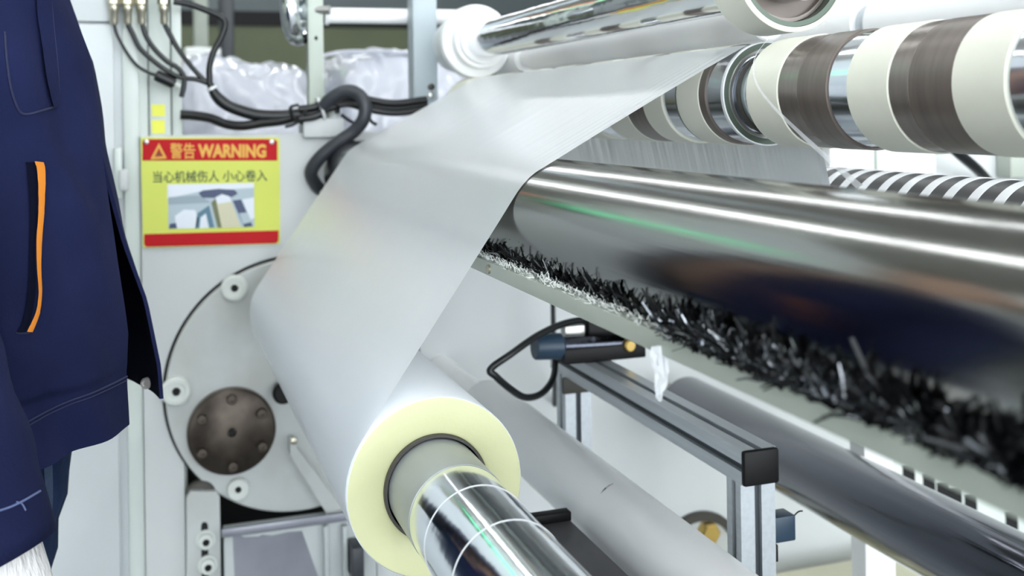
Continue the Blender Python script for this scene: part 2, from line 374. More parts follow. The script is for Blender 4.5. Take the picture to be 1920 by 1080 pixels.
obj('lip', box(a.x - 0.004, b.x, YW - 0.058, YW - 0.05, a.z - 0.012, a.z + 0.002, 0.001), 'sticker_grey', tr)
obj('sticker', wallpoly(((436, 1006), (450, 1003), (458, 1007), (485, 1006), (492, 1002), (510, 1004), (540, 997), (566, 995), (600, 1090), (440, 1090)), YW - 0.05), 'sticker_grey', tr, smooth=False)
for uu in (605, 640):
    obj('rib', wbox(uu, 982, uu + 10, 1120, YW - 0.05, YW - 0.066, YW - 0.05, 0.001), 'tray_grey', tr)
p = W(672, 1030, YW - 0.09)
obj('latch', box(p.x - 0.012, p.x + 0.008, YW - 0.1, YW - 0.05, p.z - 0.05, p.z + 0.006, 0.002), 'conduit_grey', tr)

# ------------------------------------------------------------------ cabinet, column, tags
cab = thing('control_cabinet', 'tall pale grey control cabinet behind the worker', 'cabinet', (-0.5, 1.99, 0))
xc0, xc1 = -1.3, W(262, 500, 1.90).x
xd = W(216, 300, 1.90).x
obj('body', box(xc0, xc1, 1.90, 2.4, 0.0, 2.1, 0.003), 'cabinet_white', cab)
za_ = W(100, 45, 1.9).z
obj('door', box(xc0 + 0.02, xd, 1.888, 1.90, 0.1, za_, 0.002), 'cabinet_white', cab)
obj('top_rail', box(xc0 + 0.02, xc1 - 0.03, 1.886, 1.90, za_ + 0.004, 2.08, 0.002), 'cabinet_white', cab)
obj('edge_trim', box(W(240, 800, 1.9).x, xc1 + 0.002, 1.89, 1.90, 0.02, 2.08, 0.001), 'column_white', cab)
hd = obj('handle', wbox(214, 276, 230, 372, 1.875, 1.872, 1.89, 0.003), 'column_white', cab)
obj('handle_grip', wbox(224, 318, 241, 358, 1.86, 1.858, 1.873, 0.003), 'panel_white', hd)
col = thing('guard_column', 'pale green white upright profile column above the warning sign', 'column', (W(300, 100, 1.93).x, 1.94, 0))
for i, (u0, u1) in enumerate(((249, 277), (279, 320), (322, 341))):
    x0 = W(u0, 150, 1.92).x; x1 = W(u1, 150, 1.92).x
    obj('profile_strip', box(x0, x1, (1.915, 1.92, 1.915)[i], 1.97, 0.0, 2.2, 0.002), 'column_white', col)
obj('column_back', box(W(249, 150, 1.92).x, W(341, 150, 1.92).x, 1.93, 1.975, 0, 2.2), 'conduit_grey', col)
for (v0, v1, n) in ((196, 218, 'upper'), (225, 250, 'lower')):
    o = obj('tag', wallpoly(((284, v0), (309, v0), (310, v1), (285, v1)), 1.9195, 0.0006), 'tag_yellow', smooth=False)
    tag(o, 'small yellow warning sticker on the column, %s of the two' % n, 'sticker', 'yellow stickers on the column'); o.name = 'warning_sticker'

# ------------------------------------------------------------------ warning sign
YS = YW - 0.004
sg = thing('warning_sign', 'yellow and red warning sign with Chinese lettering and photo on white frame', 'sign', W(396, 462, YS))
sp = obj('sign_plate', (lambda P: prismY([(a.x, a.z) for a in P], YS - 0.002, YW))([W(u, v, YS) for u, v in ((264, 259), (267, 258), (521, 258), (524, 260), (525, 453), (522, 457), (272, 464), (268, 462))]), 'sign_yellow', sg, smooth=False)
def wp(name, pts, m, lay=1, par=sg): return obj(name, wallpoly(pts, YS - 0.002 - 0.0004 * (lay - 1), 0.0004), m, par, smooth=False)
def quadpts(pts): return pts
hd_ = rrect(267, 261, 520, 301, 7, (1, 1, 0, 0)); wp('header_band', hd_, 'sign_red')
ft = [(u, v - (u - 270) * 0.0275) for u, v in rrect(270, 439, 522, 463, 7, (0, 0, 1, 1))]; wp('footer_band', ft, 'sign_red')
wp('warning_triangle', ((282, 299), (298, 268), (313, 297)), 'sign_gold', 2)
wp('triangle_inner', ((290, 294), (298, 277), (306, 293)), 'sign_red', 3)
wp('hand_symbol', ((293, 293), (296, 287), (299, 285), (301, 288), (304, 292), (299, 290)), 'sign_green', 4)
def text(name, body, u0, v0, u1, v1, m, bold=0.0, lay=2, slope=0.0):
    cu = bpy.data.curves.new(name, 'FONT'); cu.body = body; cu.size = 1; cu.offset = bold; cu.resolution_u = 3
    to = bpy.data.objects.new(name, cu); C.objects.link(to); bpy.context.view_layer.update()
    me = bpy.data.meshes.new_from_object(to.evaluated_get(bpy.context.evaluated_depsgraph_get()))
    bpy.data.objects.remove(to)
    xs = [v.co.x for v in me.vertices]; ys = [v.co.y for v in me.vertices]
    if not xs: return None
    lx, hx, ly, hy = min(xs), max(xs), min(ys), max(ys); V = []
    for v in me.vertices:
        s = (v.co.x - lx) / (hx - lx); t = (v.co.y - ly) / (hy - ly)
        p = W(u0 + (u1 - u0) * s, v1 + (v0 - v1) * t + slope * s, YS - 0.002 - 0.0004 * (lay - 1)); p.y -= 0.0002; V.append(p)
    Fc = [tuple(f.vertices) for f in me.polygons]; bpy.data.meshes.remove(me)
    return obj(name, (V, Fc), m, sg, smooth=False)
text('heading_text', '警告', 319, 268, 366, 298, 'sign_gold', 0.012)
text('heading_text', 'WARNING', 371, 270, 499, 296, 'sign_gold', 0.045)
text('warning_text', '当心机械伤人 小心卷入', 287, 321, 501, 343, 'sign_green', 0.012, slope=-3)
ph = wp('photo_print', ((314, 346), (476, 343), (477, 425), (316, 429)), 'ph_base')
for pts, m, l in (
    (((314, 346), (476, 343), (476, 352), (380, 358), (314, 372)), 'ph_white', 2),
    (((316, 370), (375, 366), (395, 380), (316, 384)), 'ph_grey', 2),
    (((330, 428), (328, 405), (345, 393), (366, 394), (372, 410), (368, 428)), 'ph_white', 2),
    (((366, 428), (370, 400), (392, 385), (402, 427)), 'ph_teal', 2),
    (((374, 428), (376, 408), (386, 400), (392, 427)), 'ph_white', 3),
    (((372, 362), (380, 357), (410, 354), (440, 356), (446, 363), (436, 369), (410, 371), (380, 371)), 'ph_dark', 3),
    (((396, 380), (404, 372), (418, 427), (408, 427)), 'ph_olive', 4),
    (((404, 370), (416, 364), (430, 368), (452, 426), (416, 427)), 'ph_cream', 5),
    (((404, 370), (416, 364), (430, 368), (434, 378), (408, 382)), 'ph_white', 6),
    (((436, 376), (452, 374), (474, 424), (458, 426)), 'ph_dark', 4),
    (((448, 400), (464, 398), (472, 416), (456, 420)), 'ph_base', 5),
    (((454, 374), (476, 370), (477, 408), (470, 412)), 'ph_white', 4),
    (((317, 429), (318, 420), (330, 418), (332, 428)), 'ph_dark', 3)):
    obj('print_patch', wallpoly(pts, YS - 0.0024 - 0.0002 * (l - 2), 0.0002), m, ph, smooth=False)
for (u, v) in ((274, 266), (510, 266)):
    p = W(u, v, YS - 0.003); obj('screw', lathe((p.x, YS - 0.0022, p.z), (0, -1, 0), [(0, 0.0045), (0.0015, 0.004), (0.002, 0.002)], 12), 'steel_bolt', sg)

# ------------------------------------------------------------------ hoses, fittings and cables along the top of the frame
YH = 1.875
def hose(name, pts, r, label, m='hose_black', Y=YH, group=None, flat=1.0, cat='cable'):
    P = [W(a[0], a[1], a[2] if len(a) > 2 else Y) for a in pts]
    return tag(obj(name, tube(P, r, 10, 8, flat), m), label, cat, group)
FT = ((214, 'leftmost'), (240, 'second from left'), (266, 'third from left'), (308, 'rightmost'))
for u, n in FT:
    f = thing('hose_fitting', 'brass push-in hose fitting on the column top, %s of four' % n, 'fitting', W(u, 46, YH), 'brass hose fittings')
    p0 = W(u - 2, -60, YH); p1 = W(u, 46, YH); d = (p0 - p1)
    obj('body', lathe(p1, d, [(0, 0.005), (0.004, 0.0065), (0.02, 0.0065), (0.022, 0.008), (0.034, 0.008), (0.036, 0.0065), (d.length, 0.0065)], 16), 'fitting_brass', f)
    obj('hex_nut', lathe(p1, d, [(0.034, 0.0105), (0.045, 0.0105)], 6), 'fitting_brass', f)
obj_m = obj('fitting_manifold', box(W(195, -80, YH).x, W(330, -80, YH).x, YH - 0.03, 1.92, W(250, -60, YH).z, W(250, -60, YH).z + 0.05, 0.003), 'conduit_grey')
tag(obj_m, 'grey air manifold bar the four brass fittings hang from', 'manifold')
hose('air_hose', ((214, 46), (220, 66), (236, 96), (256, 122), (278, 136), (292, 141)), 0.0028, 'thin black air hose from the leftmost fitting to the ferrite block', group='black air hoses')
fe = thing('ferrite_block', 'small black ferrite sleeve on the thin hose beside the column', 'ferrite', W(308, 147, YH))
obj('sleeve', lathe(W(291, 140, YH), W(325, 156, YH) - W(291, 140, YH), [(0, 0.006), (0.002, 0.0095), (0.033, 0.0095), (0.035, 0.006)], 16), 'cable_black', fe)
obj('end_plug', lathe(W(325, 156, YH), W(336, 161, YH) - W(325, 156, YH), [(0, 0.004), (0.012, 0.004)], 10), 'boss_white', fe)
hose('air_hose', ((240, 46), (248, 62), (262, 90), (285, 112), (312, 132), (338, 145), (368, 149), (392, 157)), 0.0042, 'black air hose from the second fitting', group='black air hoses')
hose('air_hose', ((267, 46), (273, 66), (288, 90), (312, 114), (334, 128), (345, 145), (344, 165), (340, 182)), 0.0042, 'black air hose from the third fitting with a loose end', group='black air hoses')
hose('air_hose', ((309, 46), (318, 64), (334, 92), (360, 126), (380, 148), (394, 160)), 0.0042, 'black air hose from the rightmost fitting', group='black air hoses')
hose('power_cable', ((325, 3), (355, 8), (388, 20), (414, 32), (422, 46), (414, 72), (400, 98), (393, 126), (393, 158)), 0.0055, 'black cable arching down beside the four air hoses', m='cable_black')
cb = thing('cable_bundle', 'black wrapped cable bundle with a white tie sagging over the frame', 'cable', W(480, 215, YH))
obj('wrap', tube([W(u, v, YH) for u, v in ((394, 158), (404, 178), (424, 196), (452, 208), (486, 216), (530, 217), (575, 212))], lambda t: 0.006 + 0.004 * min(1, t * 4), 12), 'cable_black', cb)
obj('tie', lathe(W(396, 163, YH), W(404, 178, YH) - W(396, 163, YH), [(0, 0.0088), (0.005, 0.0092)], 14), 'tape_white', cb)
hose('flat_conduit', ((338, 215), (365, 217), (395, 222), (425, 233), (455, 236), (490, 231), (530, 226), (572, 214)), 0.0105, 'flat black conduit running level behind the warning sign', m='cable_black', flat=0.8)
cb2 = thing('cable_bundle', 'thick black cable bundle tied above the white frame block', 'cable', W(640, 200, YH))
for i, (dv, r) in enumerate(((0, 0.010), (-9, 0.007), (9, 0.006))):
    obj('cable', tube([W(u, v + dv, YH - 0.01 * i) for u, v in ((560, 214), (590, 210), (615, 196), (650, 186), (690, 196), (740, 203), (800, 196))], r, 10), 'cable_black', cb2)
for (u, v) in ((602, 205), (628, 192)):
    obj('zip_tie', lathe(W(u, v, YH - 0.01) - Vector((0.003, 0, 0)), (1, 0, 0.3), [(0, 0.021), (0.005, 0.021)], 16), 'tape_white' if u == 602 else 'cable_black', cb2)
for k, pts in enumerate((((560, 196), (545, 202), (552, 222), (568, 232)), ((575, 205), (556, 230), (535, 238)), ((690, 205), (695, 226), (706, 234)), ((640, 215), (655, 226), (676, 236)))):
    obj('loose_end', tube([W(u, v, YH - 0.015) for u, v in pts], 0.0028, 8), 'cable_black', cb2)
hose('grey_conduit', ((606, 200, 1.85), (622, 184, 1.84), (646, 171, 1.83), (670, 175, 1.82), (684, 196, 1.81), (682, 222, 1.81), (664, 246, 1.82), (630, 270, 1.83), (598, 298, 1.84), (583, 324, 1.85), (592, 346, 1.87), (606, 360, 1.885)), 0.0115, 'thick grey flexible conduit looping down past the warning sign', m='conduit_grey')

# ------------------------------------------------------------------ frame posts, handwheel, cross tube
def post(u0, u1, v1, Y, d, m, label, name='upright_post', bolts=True):
    t = thing(name, label, 'post', W((u0 + u1) / 2, v1, Y))
    x0, x1 = W(u0, 80, Y).x, W(u1, 80, Y).x; z1 = W(u0, v1, Y).z
    obj('tube', box(x0, x1, Y, Y + d, z1, 2.3, 0.002), m, t)
    obj('foot_plate', box(x0 - 0.006, x1 + 0.006, Y - 0.006, Y + d + 0.006, z1 - 0.012, z1, 0.001), m, t)
    if bolts:
        for k in range(2):
            obj('bolt', lathe(((x0 + x1) / 2 + 0.009, Y, z1 + 0.028 - 0.016 * k), (0, -1, 0), [(0, 0.006), (0.006, 0.006), (0.007, 0.004)], 10), ('core_dark', 'steel_bolt')[k], t)
    return t
post(578, 607, 210, 1.90, 0.03, 'post_pale', 'slim pale green upright post behind the cable bundle', bolts=False)
post(775, 820, 192, 1.885, 0.045, 'post_blue', 'wide pale blue upright post beside the upper chrome shaft')
ct = thing('cross_tube', 'white horizontal tube between the two upright posts', 'tube', W(700, 30, 1.95))
a, b = W(607, 29, 1.94), W(900, 33, 1.94)
obj('pipe', lathe(a, b - a, [(0, 0.0145), ((b - a).length, 0.0145)], 24), 'roller_white', ct)
obj('end_collar', lathe(a, b - a, [(0, 0.018), (0.008, 0.018), (0.01, 0.0145)], 24), 'roller_white', ct)
hw = thing('handwheel', 'chrome handwheel edge-on beside the slim pale post', 'handwheel', W(557, 85, 1.9))
c = W(557, 20, 1.92); ax = Vector((1, -0.42, 0)).normalized()
u_, v_ = frame(ax); V = []; Fc = []; n1, n2 = 40, 10
for i in range(n1):
    a = 2 * PI * i / n1; d = u_ * cos(a) + v_ * sin(a)
    for j in range(n2):
        b = 2 * PI * j / n2; V.append(c + d * (0.050 + 0.013 * cos(b)) + ax * 0.016 * sin(b))
for i in range(n1):
    for j in range(n2): Fc.append((i * n2 + j, i * n2 + (j + 1) % n2, ((i + 1) % n1) * n2 + (j + 1) % n2, ((i + 1) % n1) * n2 + j))
obj('rim', (V, Fc), 'chrome_shaft', hw)
obj('hub', lathe(c - ax * 0.012, ax, [(0, 0.018), (0.03, 0.018), (0.032, 0.014)], 20), 'chrome_shaft', hw)
for k in range(3):
    a = R(30 + 120 * k); d = u_ * cos(a) + v_ * sin(a)
    obj('spoke', lathe(c + d * 0.015, d, [(0, 0.006), (0.04, 0.005)], 10), 'chrome_shaft', hw)
obj('grip', lathe(c - v_ * 0.05 + ax * 0.006, ax, [(0, 0.006), (0.006, 0.009), (0.03, 0.008), (0.034, 0.004)], 14), 'black', hw)
obj('axle', lathe(c, ax, [(0, 0.008), (0.06, 0.008)], 12), 'steel_bolt', hw)

# ------------------------------------------------------------------ rollers (all parallel, running along y)
YN, YF = 0.855, 1.70            # film edges
BX, BZ, BR = 0.3467, -0.1017, 0.060        # large chrome guide roller
SX, SZ, SR = 0.5420, 0.0148, 0.0485        # banded slitting shaft
MX, MZ, MR = 0.2214, -0.3069, 0.0395       # winding mandrel
RR = 0.0742                                # wound roll radius
UX, UZ, UR = 0.5450, 0.1260, 0.0305        # upper chrome shaft

big = thing('chrome_guide_roller', 'large polished chrome guide roller crossing the picture to the right', 'roller', (BX, 0.9, BZ - BR + H))
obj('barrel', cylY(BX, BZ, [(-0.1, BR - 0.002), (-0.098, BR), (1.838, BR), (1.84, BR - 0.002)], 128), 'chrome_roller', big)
obj('journal', cylY(BX, BZ, [(1.84, 0.02), (YW + 0.01, 0.02)], 32), 'steel_bolt', big)

man = thing('winding_mandrel', 'shiny chrome winding shaft sticking out of the film roll', 'shaft', (MX, 0.8, MZ - MR + H))
obj('shaft', cylY(MX, MZ, [(0.22, MR - 0.003), (0.223, MR), (1.80, MR)], 96), 'chrome_shaft', man)
obj('far_journal', cylY(MX, MZ, [(1.80, 0.03), (YW - 0.012, 0.03)], 32), 'steel_bolt', man)
obj('film_wrap', cylY(MX, MZ, [(0.782, MR + 0.0001), (0.7822, MR + 0.0005), (YN + 0.02, MR + 0.0005)], 96, False), 'wrap_silver', man)
for y in (0.665, 0.735):
    obj('wrap_edge', cylY(MX, MZ, [(y - 0.0006, MR + 0.0001), (y, MR + 0.0006), (y + 0.0006, MR + 0.0001)], 64, False), 'tape_white', man)

fr = thing('film_roll', 'wound roll of white plastic film with pale yellow end face', 'film roll', (MX, 1.2, MZ - RR + H))
obj('wound_film', cylY(MX, MZ, [(YN - 0.003, RR - 0.0008), (YN - 0.002, RR), (YF, RR), (YF + 0.001, RR - 0.001)], 128, False), 'film_roll', fr)
obj('end_face', cylY(MX, MZ, [(YN - 0.003, RR - 0.0008), (YN - 0.0036, RR - 0.003), (YN - 0.0030, 0.046), (YN - 0.0020, 0.0440)], 128, False), 'roll_face', fr)
obj('end_face', cylY(MX, MZ, [(YF + 0.001, RR - 0.001), (YF + 0.001, 0.044)], 64, False), 'roll_face', fr)
obj('core_tube', ringY(MX, MZ, YN - 0.006, YF + 0.004, 0.0440, 0.0415, 96), 'core_dark', fr)

# film web: banded shaft top -> big roller -> wound roll
def tangent_dir(c1, r1, c2, r2, side):  # common outer tangent: unit normal
    d = Vector((c2[0] - c1[0], c2[1] - c1[1])); L = d.length; a = math.atan2(d.y, d.x); b = math.acos((r1 - r2) / L)
    t = a + side * b; return Vector((cos(t), sin(t)))
e = 0.0008
Sc, Bc, Mc = Vector((SX, SZ)), Vector((BX, BZ)), Vector((MX, MZ))
n1 = tangent_dir(Sc, SR + e, Bc, BR + e, -1)
n2 = tangent_dir(Bc, BR + e, Mc, RR + e, -1)
path = []
a1 = math.atan2(n1.y, n1.x); a2 = math.atan2(n2.y, n2.x)
if a2 < a1: a2 += 2 * PI
for k in range(9): 
    a = a1 - R(4) * (1 - k / 8); path.append(Sc + Vector((cos(a), sin(a))) * (SR + e))
p0, p1 = Sc + n1 * (SR + e), Bc + n1 * (BR + e)
for k in range(1, 14): path.append(p0.lerp(p1, k / 14))
for k in range(17):
    a = a1 + (a2 - a1) * k / 16; path.append(Bc + Vector((cos(a), sin(a))) * (BR + e))
p0, p1 = Bc + n2 * (BR + e), Mc + n2 * (RR + e)
for k in range(1, 18): path.append(p0.lerp(p1, k / 18))
for k in range(11):
    a = a2 + R(60) * k / 10; path.append(Mc + Vector((cos(a), sin(a))) * (RR + e * (1 - k / 12)))
ny = 240; V = []; Fc = []; npth = len(path)
for j in range(ny + 1):
    y = YN + (YF - YN) * (j / ny) ** 1.6
    rid = 0.0011 * math.exp(-(y - YN) / 0.05) * (0.5 + 0.5 * sin(y * 2 * PI / 0.0135 + 2.5 * noise.noise((y * 30, 0, 0))))
    for i, p in enumerate(path):
        free = 1.0 if (10 < i < 21 or 40 < i < 55) else 0.0
        V.append((p.x, y + 0.0008 * noise.noise((i * 0.3, j * 0.05, 1)), p.y + H + free * 0.0006 * noise.noise((y * 40, i * 0.05, 0)) + (rid * sin(PI * (i - 8) / 14) if 8 < i < 22 else 0.0)))
for j in range(ny):
    for i in range(npth - 1): Fc.append((j * npth + i, j * npth + i + 1, (j + 1) * npth + i + 1, (j + 1) * npth + i))
tag(obj('film_web', (V, Fc), 'film', ang=70), 'translucent white film web running over the guide roller down to the roll', 'film')

# second web rising behind the guide roller
V = []; Fc = []; nz, ny = 12, 80
xb_, zb_ = 0.640, -0.20
for j in range(ny + 1):
    y = 0.86 + (YF - 0.86) * j / ny
    for i in range(nz + 1):
        t = i / nz; V.append((SX + SR + 0.002 + (xb_ - SX - SR) * t + 0.0012 * noise.noise((y * 60, t * 2, 5)), y, SZ + (zb_ - SZ) * t + H))
for j in range(ny):
    for i in range(nz): Fc.append((j * (nz + 1) + i, j * (nz + 1) + i + 1, (j + 1) * (nz + 1) + i + 1, (j + 1) * (nz + 1) + i))
tag(obj('film_web', (V, Fc), 'film_web', ang=70), 'streaky white film curtain hanging behind the large guide roller', 'film')

# banded shaft: core shaft plus separate sleeves
bs = thing('banded_shaft', 'slitting shaft with cream, brown and chrome sleeve bands, at right', 'shaft', (SX, 0.9, SZ - SR + H))
obj('core_shaft', cylY(SX, SZ, [(-0.1, 0.030), (YW + 0.01, 0.030)], 64), 'chrome_shaft', bs)
def Yof(u, r=SR):
    d = ray(u, 170); return (SX - r) / (d.x / d.y)
seq_near = [(1398, 'sleeve_cream'), (1456, 'sleeve_grey'), (1492, 'sleeve_brown'), (1547, 'sleeve_chrome'), (1586, 'sleeve_cream'), (1663, 'sleeve_grey'), (1700, 'sleeve_brown'), (1783, 'sleeve_cream'), (1883, 'sleeve_chrome')]
RAD = {'sleeve_cream': SR, 'sleeve_brown': SR - 0.0006, 'sleeve_grey': SR - 0.0010, 'sleeve_chrome': SR - 0.0022, 'ring_green': SR - 0.0005}
ys = [Yof(u) for u, _ in seq_near]
ylast = 0.47
for i, (u, m) in enumerate(seq_near):
    y1 = ys[i]; y0 = ys[i + 1] if i + 1 < len(ys) else ylast
    obj('sleeve', ringY(SX, SZ, y0, y1, RAD[m], 0.029), m, bs)
yy = ylast; k = 0
pat = [('sleeve_cream', 0.045), ('sleeve_grey', 0.016), ('sleeve_brown', 0.03), ('sleeve_chrome', 0.02)]
while yy > -0.05:
    m, wd = pat[k % 4]; obj('sleeve', ringY(SX, SZ, yy - wd, yy, RAD[m], 0.029), m, bs); yy -= wd; k += 1
seq_far = [(1350, 'sleeve_chrome'), (1320, 'sleeve_brown'), (1308, 'sleeve_cream'), (1267, 'ring_green'), (1264, 'sleeve_chrome'), (1239, 'sleeve_cream'), (1203, 'sleeve_brown'), (1170, 'sleeve_cream'), (1125, 'sleeve_chrome'), (1095, 'sleeve_cream'), (1062, 'sleeve_brown'), (1030, 'sleeve_cream'), (1000, 'sleeve_chrome'), (970, 'sleeve_cream'), (945, 'sleeve_brown'), (920, 'sleeve_cream')]
ys = [Yof(u) for u, _ in seq_far] + [1.80]
for i, (u, m) in enumerate(seq_far): obj('sleeve', ringY(SX, SZ, ys[i], ys[i + 1], RAD[m], 0.029), m, bs)
yr = ys[0]
obj('end_ring', ringY(SX, SZ, yr - 0.004, yr, SR - 0.0004, SR - 0.0018, 96, 0.0002), 'tape_white', bs)
obj('end_ring', ringY(SX, SZ, yr - 0.0035, yr - 0.0002, SR - 0.0018, 0.0418, 96, 0.0002), 'ring_green', bs)
obj('end_ring', ringY(SX, SZ, yr - 0.0050, yr - 0.0004, 0.0418, 0.0385, 96, 0.0004), 'steel_bolt', bs)
obj('inner_sleeve', ringY(SX, SZ, Yof(1398) - 0.002, yr + 0.002, 0.0365, 0.029, 96, 0.0004), 'sleeve_chrome', bs)
obj('inner_ring', ringY(SX, SZ, yr - 0.014, yr - 0.010, 0.0382, 0.0360, 96, 0.0004), 'core_dark', bs)

# upper chrome shaft with far collar and near core ring
us = thing('upper_chrome_shaft', 'polished wavy chrome shaft with white far collar at the top', 'shaft', (UX, 1.3, UZ - UR + H))
obj('shaft', cylY(UX, UZ, [(0.80, UR), (1.77, UR)], 96), 'chrome_wavy', us)
obj('far_collar', cylY(UX, UZ, [(1.735, 0.034), (1.735, 0.040), (1.745, 0.041), (1.745, 0.047), (1.765, 0.049), (1.77, 0.062), (1.775, 0.064), (1.795, 0.064), (1.80, 0.060), (YW + 0.01, 0.050)], 64), 'roller_white', us)
cr = thing('core_ring', 'hollow film core with cream rim on the near end of the upper shaft', 'core', (UX, 0.84, UZ - 0.05 + H))
obj('rim', ringY(UX, UZ, 0.815, 0.865, 0.0575, 0.0530, 96, 0.001), 'sleeve_cream', cr)
obj('inner_core', ringY(UX, UZ, 0.8165, 0.866, 0.0530, 0.0480, 96, 0.0006), 'ring_green', cr)
obj('hollow', ringY(UX, UZ, 0.832, 0.866, 0.0480, 0.0300, 96, 0.0006), 'sleeve_brown', cr)
obj('lip_ring', ringY(UX, UZ, 0.826, 0.832, 0.0480, 0.0440, 96, 0.0006), 'sleeve_grey', cr)

# white rollers behind
wi = thing('white_idler_roller', 'white rear roller running behind the banded shaft', 'roller', (0.93, 1.1, 0.09 + H))
obj('barrel', cylY(0.930, 0.112, [(1.205, 0.034), (1.207, 0.036), (YW + 0.01, 0.036)], 64), 'roller_white', wi)
obj('barrel', cylY(0.930, 0.112, [(0.2, 0.036), (1.180, 0.036), (1.182, 0.034)], 64), 'roller_white', wi)
obj('joint', cylY(0.930, 0.112, [(1.180, 0.029), (1.207, 0.029)], 48), 'alu', wi)
wr_ = thing('white_rear_roller', 'thin white roller just below the upper chrome shaft', 'roller', (0.625, 1.4, 0.07 + H))
obj('barrel', cylY(0.625, 0.0945, [(0.98, 0.020), (0.982, 0.022), (1.70, 0.022), (1.702, 0.020)], 64), 'roller_white', wr_)
obj('collar', cylY(0.625, 0.0945, [(1.702, 0.017), (1.735, 0.017), (1.735, 0.024), (YW + 0.002, 0.024)], 48), 'roller_white', wr_)
wbm = thing('white_beam', 'white square beam running behind the upper chrome shaft', 'beam', (0.98, 1.6, 0.14 + H))
obj('beam', box(0.94, 1.06, 1.30, YW + 0.02, 0.135 + H, 0.19 + H, 0.003), 'roller_white', wbm)
obj('beam_web', box(0.86, 0.98, 1.72, YW + 0.02, 0.05 + H, 0.15 + H, 0.003), 'roller_white', wbm)
sr_ = thing('striped_rubber_roller', 'dark rubber roller with white spaced stripes behind the guide roller', 'roller', (0.74, 1.0, -0.17 + H))
TX, TZ, TR = 0.742, -0.117, 0.050
obj('barrel', cylY(TX, TZ, [(-0.1, TR), (YW + 0.01, TR)], 96), 'rubber_dark', sr_)
y = 1.18
while y > 0.45:
    obj('stripe', ringY(TX, TZ, y, y + 0.012, TR + 0.0008, TR - 0.004, 64, 0.0004), 'tape_white', sr_); y -= 0.0315

# trim strand
P = [W(1440, 72, 0.80), W(1415, 110, 0.785), W(1418, 155, 0.775), W(1450, 200, 0.745), W(1505, 254, 0.69), W(1560, 304, 0.65), W(1612, 350, 0.62)]
cp = catmull(P, 8); V = []; Fc = []
for i, p in enumerate(cp):
    wd = 0.0008 + 0.0020 * (i / len(cp)) ** 2; V += [p + Vector((wd, 0.0, wd * 0.4)), p - Vector((wd, 0.0, wd * 0.4))]
for i in range(len(cp) - 1): Fc.append((2 * i, 2 * i + 1, 2 * i + 3, 2 * i + 2))
tag(obj('trim_strand', (V, Fc), 'film_clear'), 'thin clear strip of trimmed film crossing the banded shaft', 'film strip')

# white lower roller
LX, LZ, LR = 0.500, -0.460, 0.0415
lr = thing('white_lower_roller', 'plain white roller running beside the film roll at bottom', 'roller', (LX, 1.0, LZ - LR + H))
obj('barrel', cylY(LX, LZ, [(0.1, LR), (1.60, LR), (1.606, LR - 0.004)], 96), 'roller_white', lr)
obj('journal', cylY(LX, LZ, [(1.606, 0.022), (YW + 0.002, 0.022)], 24), 'roller_white', lr)
p = W(1137, 915, 1.0)
dr = ray(1137, 915); 
o0 = Vector((0, 0, H)); dxz = Vector((dr.x, dr.z)); cxz = Vector((LX, LZ))
tt = (lambda A, B, Cc: (-B - math.sqrt(max(0, B * B - 4 * A * Cc))) / (2 * A))(dxz.dot(dxz), -2 * dxz.dot(cxz), cxz.dot(cxz) - LR * LR)
hp = o0 + dr * tt; nr = Vector((hp.x - LX, 0, hp.z - H - LZ)).normalized(); tg = nr.cross(Vector((0, 1, 0)))
nick = []
for (a, b) in ((-0.010, -0.002), (-0.002, 0.0012), (0.004, 0.0022), (0.011, 0.0026), (0.004, 0.0004), (-0.003, -0.0016)):
    s = tg * (-a) + Vector((0, b, 0)); q = hp + s; rr_ = Vector((q.x - LX, 0, q.z - H - LZ)).normalized(); nick.append(Vector((LX, q.y, LZ + H)) + rr_ * (LR + 0.0003))
obj('scuff', (nick, [tuple(range(6))]), 'black', lr, smooth=False)

# dark lower shaft at right
dk = thing('dark_chrome_shaft', 'dark polished shaft below the brush at lower right', 'shaft', (0.95, 1.0, -0.62 + H))
dth = R(-30.1); dd = 1.10
KX, KZ, KR = dd * cos(dth), dd * sin(dth), dd * sin(R(2.75))
obj('barrel', cylY(KX, KZ, [(0.0, KR), (1.79, KR), (1.795, KR - 0.004)], 96), 'chrome_dark', dk)
obj('journal', cylY(KX, KZ, [(1.795, 0.022), (YW + 0.01, 0.022)], 24), 'steel_bolt', dk)

# ------------------------------------------------------------------ guard bar with tinsel brush
gth0, gth1, GD = R(-24.6), R(-26.9), 0.312
gx, gz = GD * cos(gth0), GD * sin(gth0); gz1 = GD * sin(gth1) - 0.001
gb = thing('brush_guard_bar', 'pale grey angle bar holding the black tinsel brush', 'bar', (gx, 0.9, gz1 + H))
obj('front_strip', box(gx - 0.002, gx, 0.0, 1.80, gz1 + H, gz + H, 0.0004), 'guard_grey', gb)
obj('ledge', box(gx - 0.0005, gx + 0.024, 0.0, 1.80, gz + H - 0.0025, gz + H - 0.0005), 'guard_grey', gb)
obj('mount_foot', box(gx, gx + 0.03, 1.80, YW + 0.01, gz1 + H, gz + H), 'guard_grey', gb)
p = gx / (ray(922, 508).x / ray(922, 508).y)
obj('screw', lathe((gx - 0.002, p, gz - 0.006 + H), (-1, 0, 0), [(0, 0.004), (0.002, 0.004), (0.003, 0.0025)], 12), 'fitting_brass', gb)
tb_ = thing('tinsel_brush', 'black glossy anti-static tinsel brush touching the guide roller', 'brush', (gx + 0.01, 0.9, gz + H))
obj('brush_core', tube([(gx + 0.016, y, gz + H + 0.004) for y in (0.0, 0.6, 1.2, 1.8)], 0.0045, 8, 2), 'black', tb_)
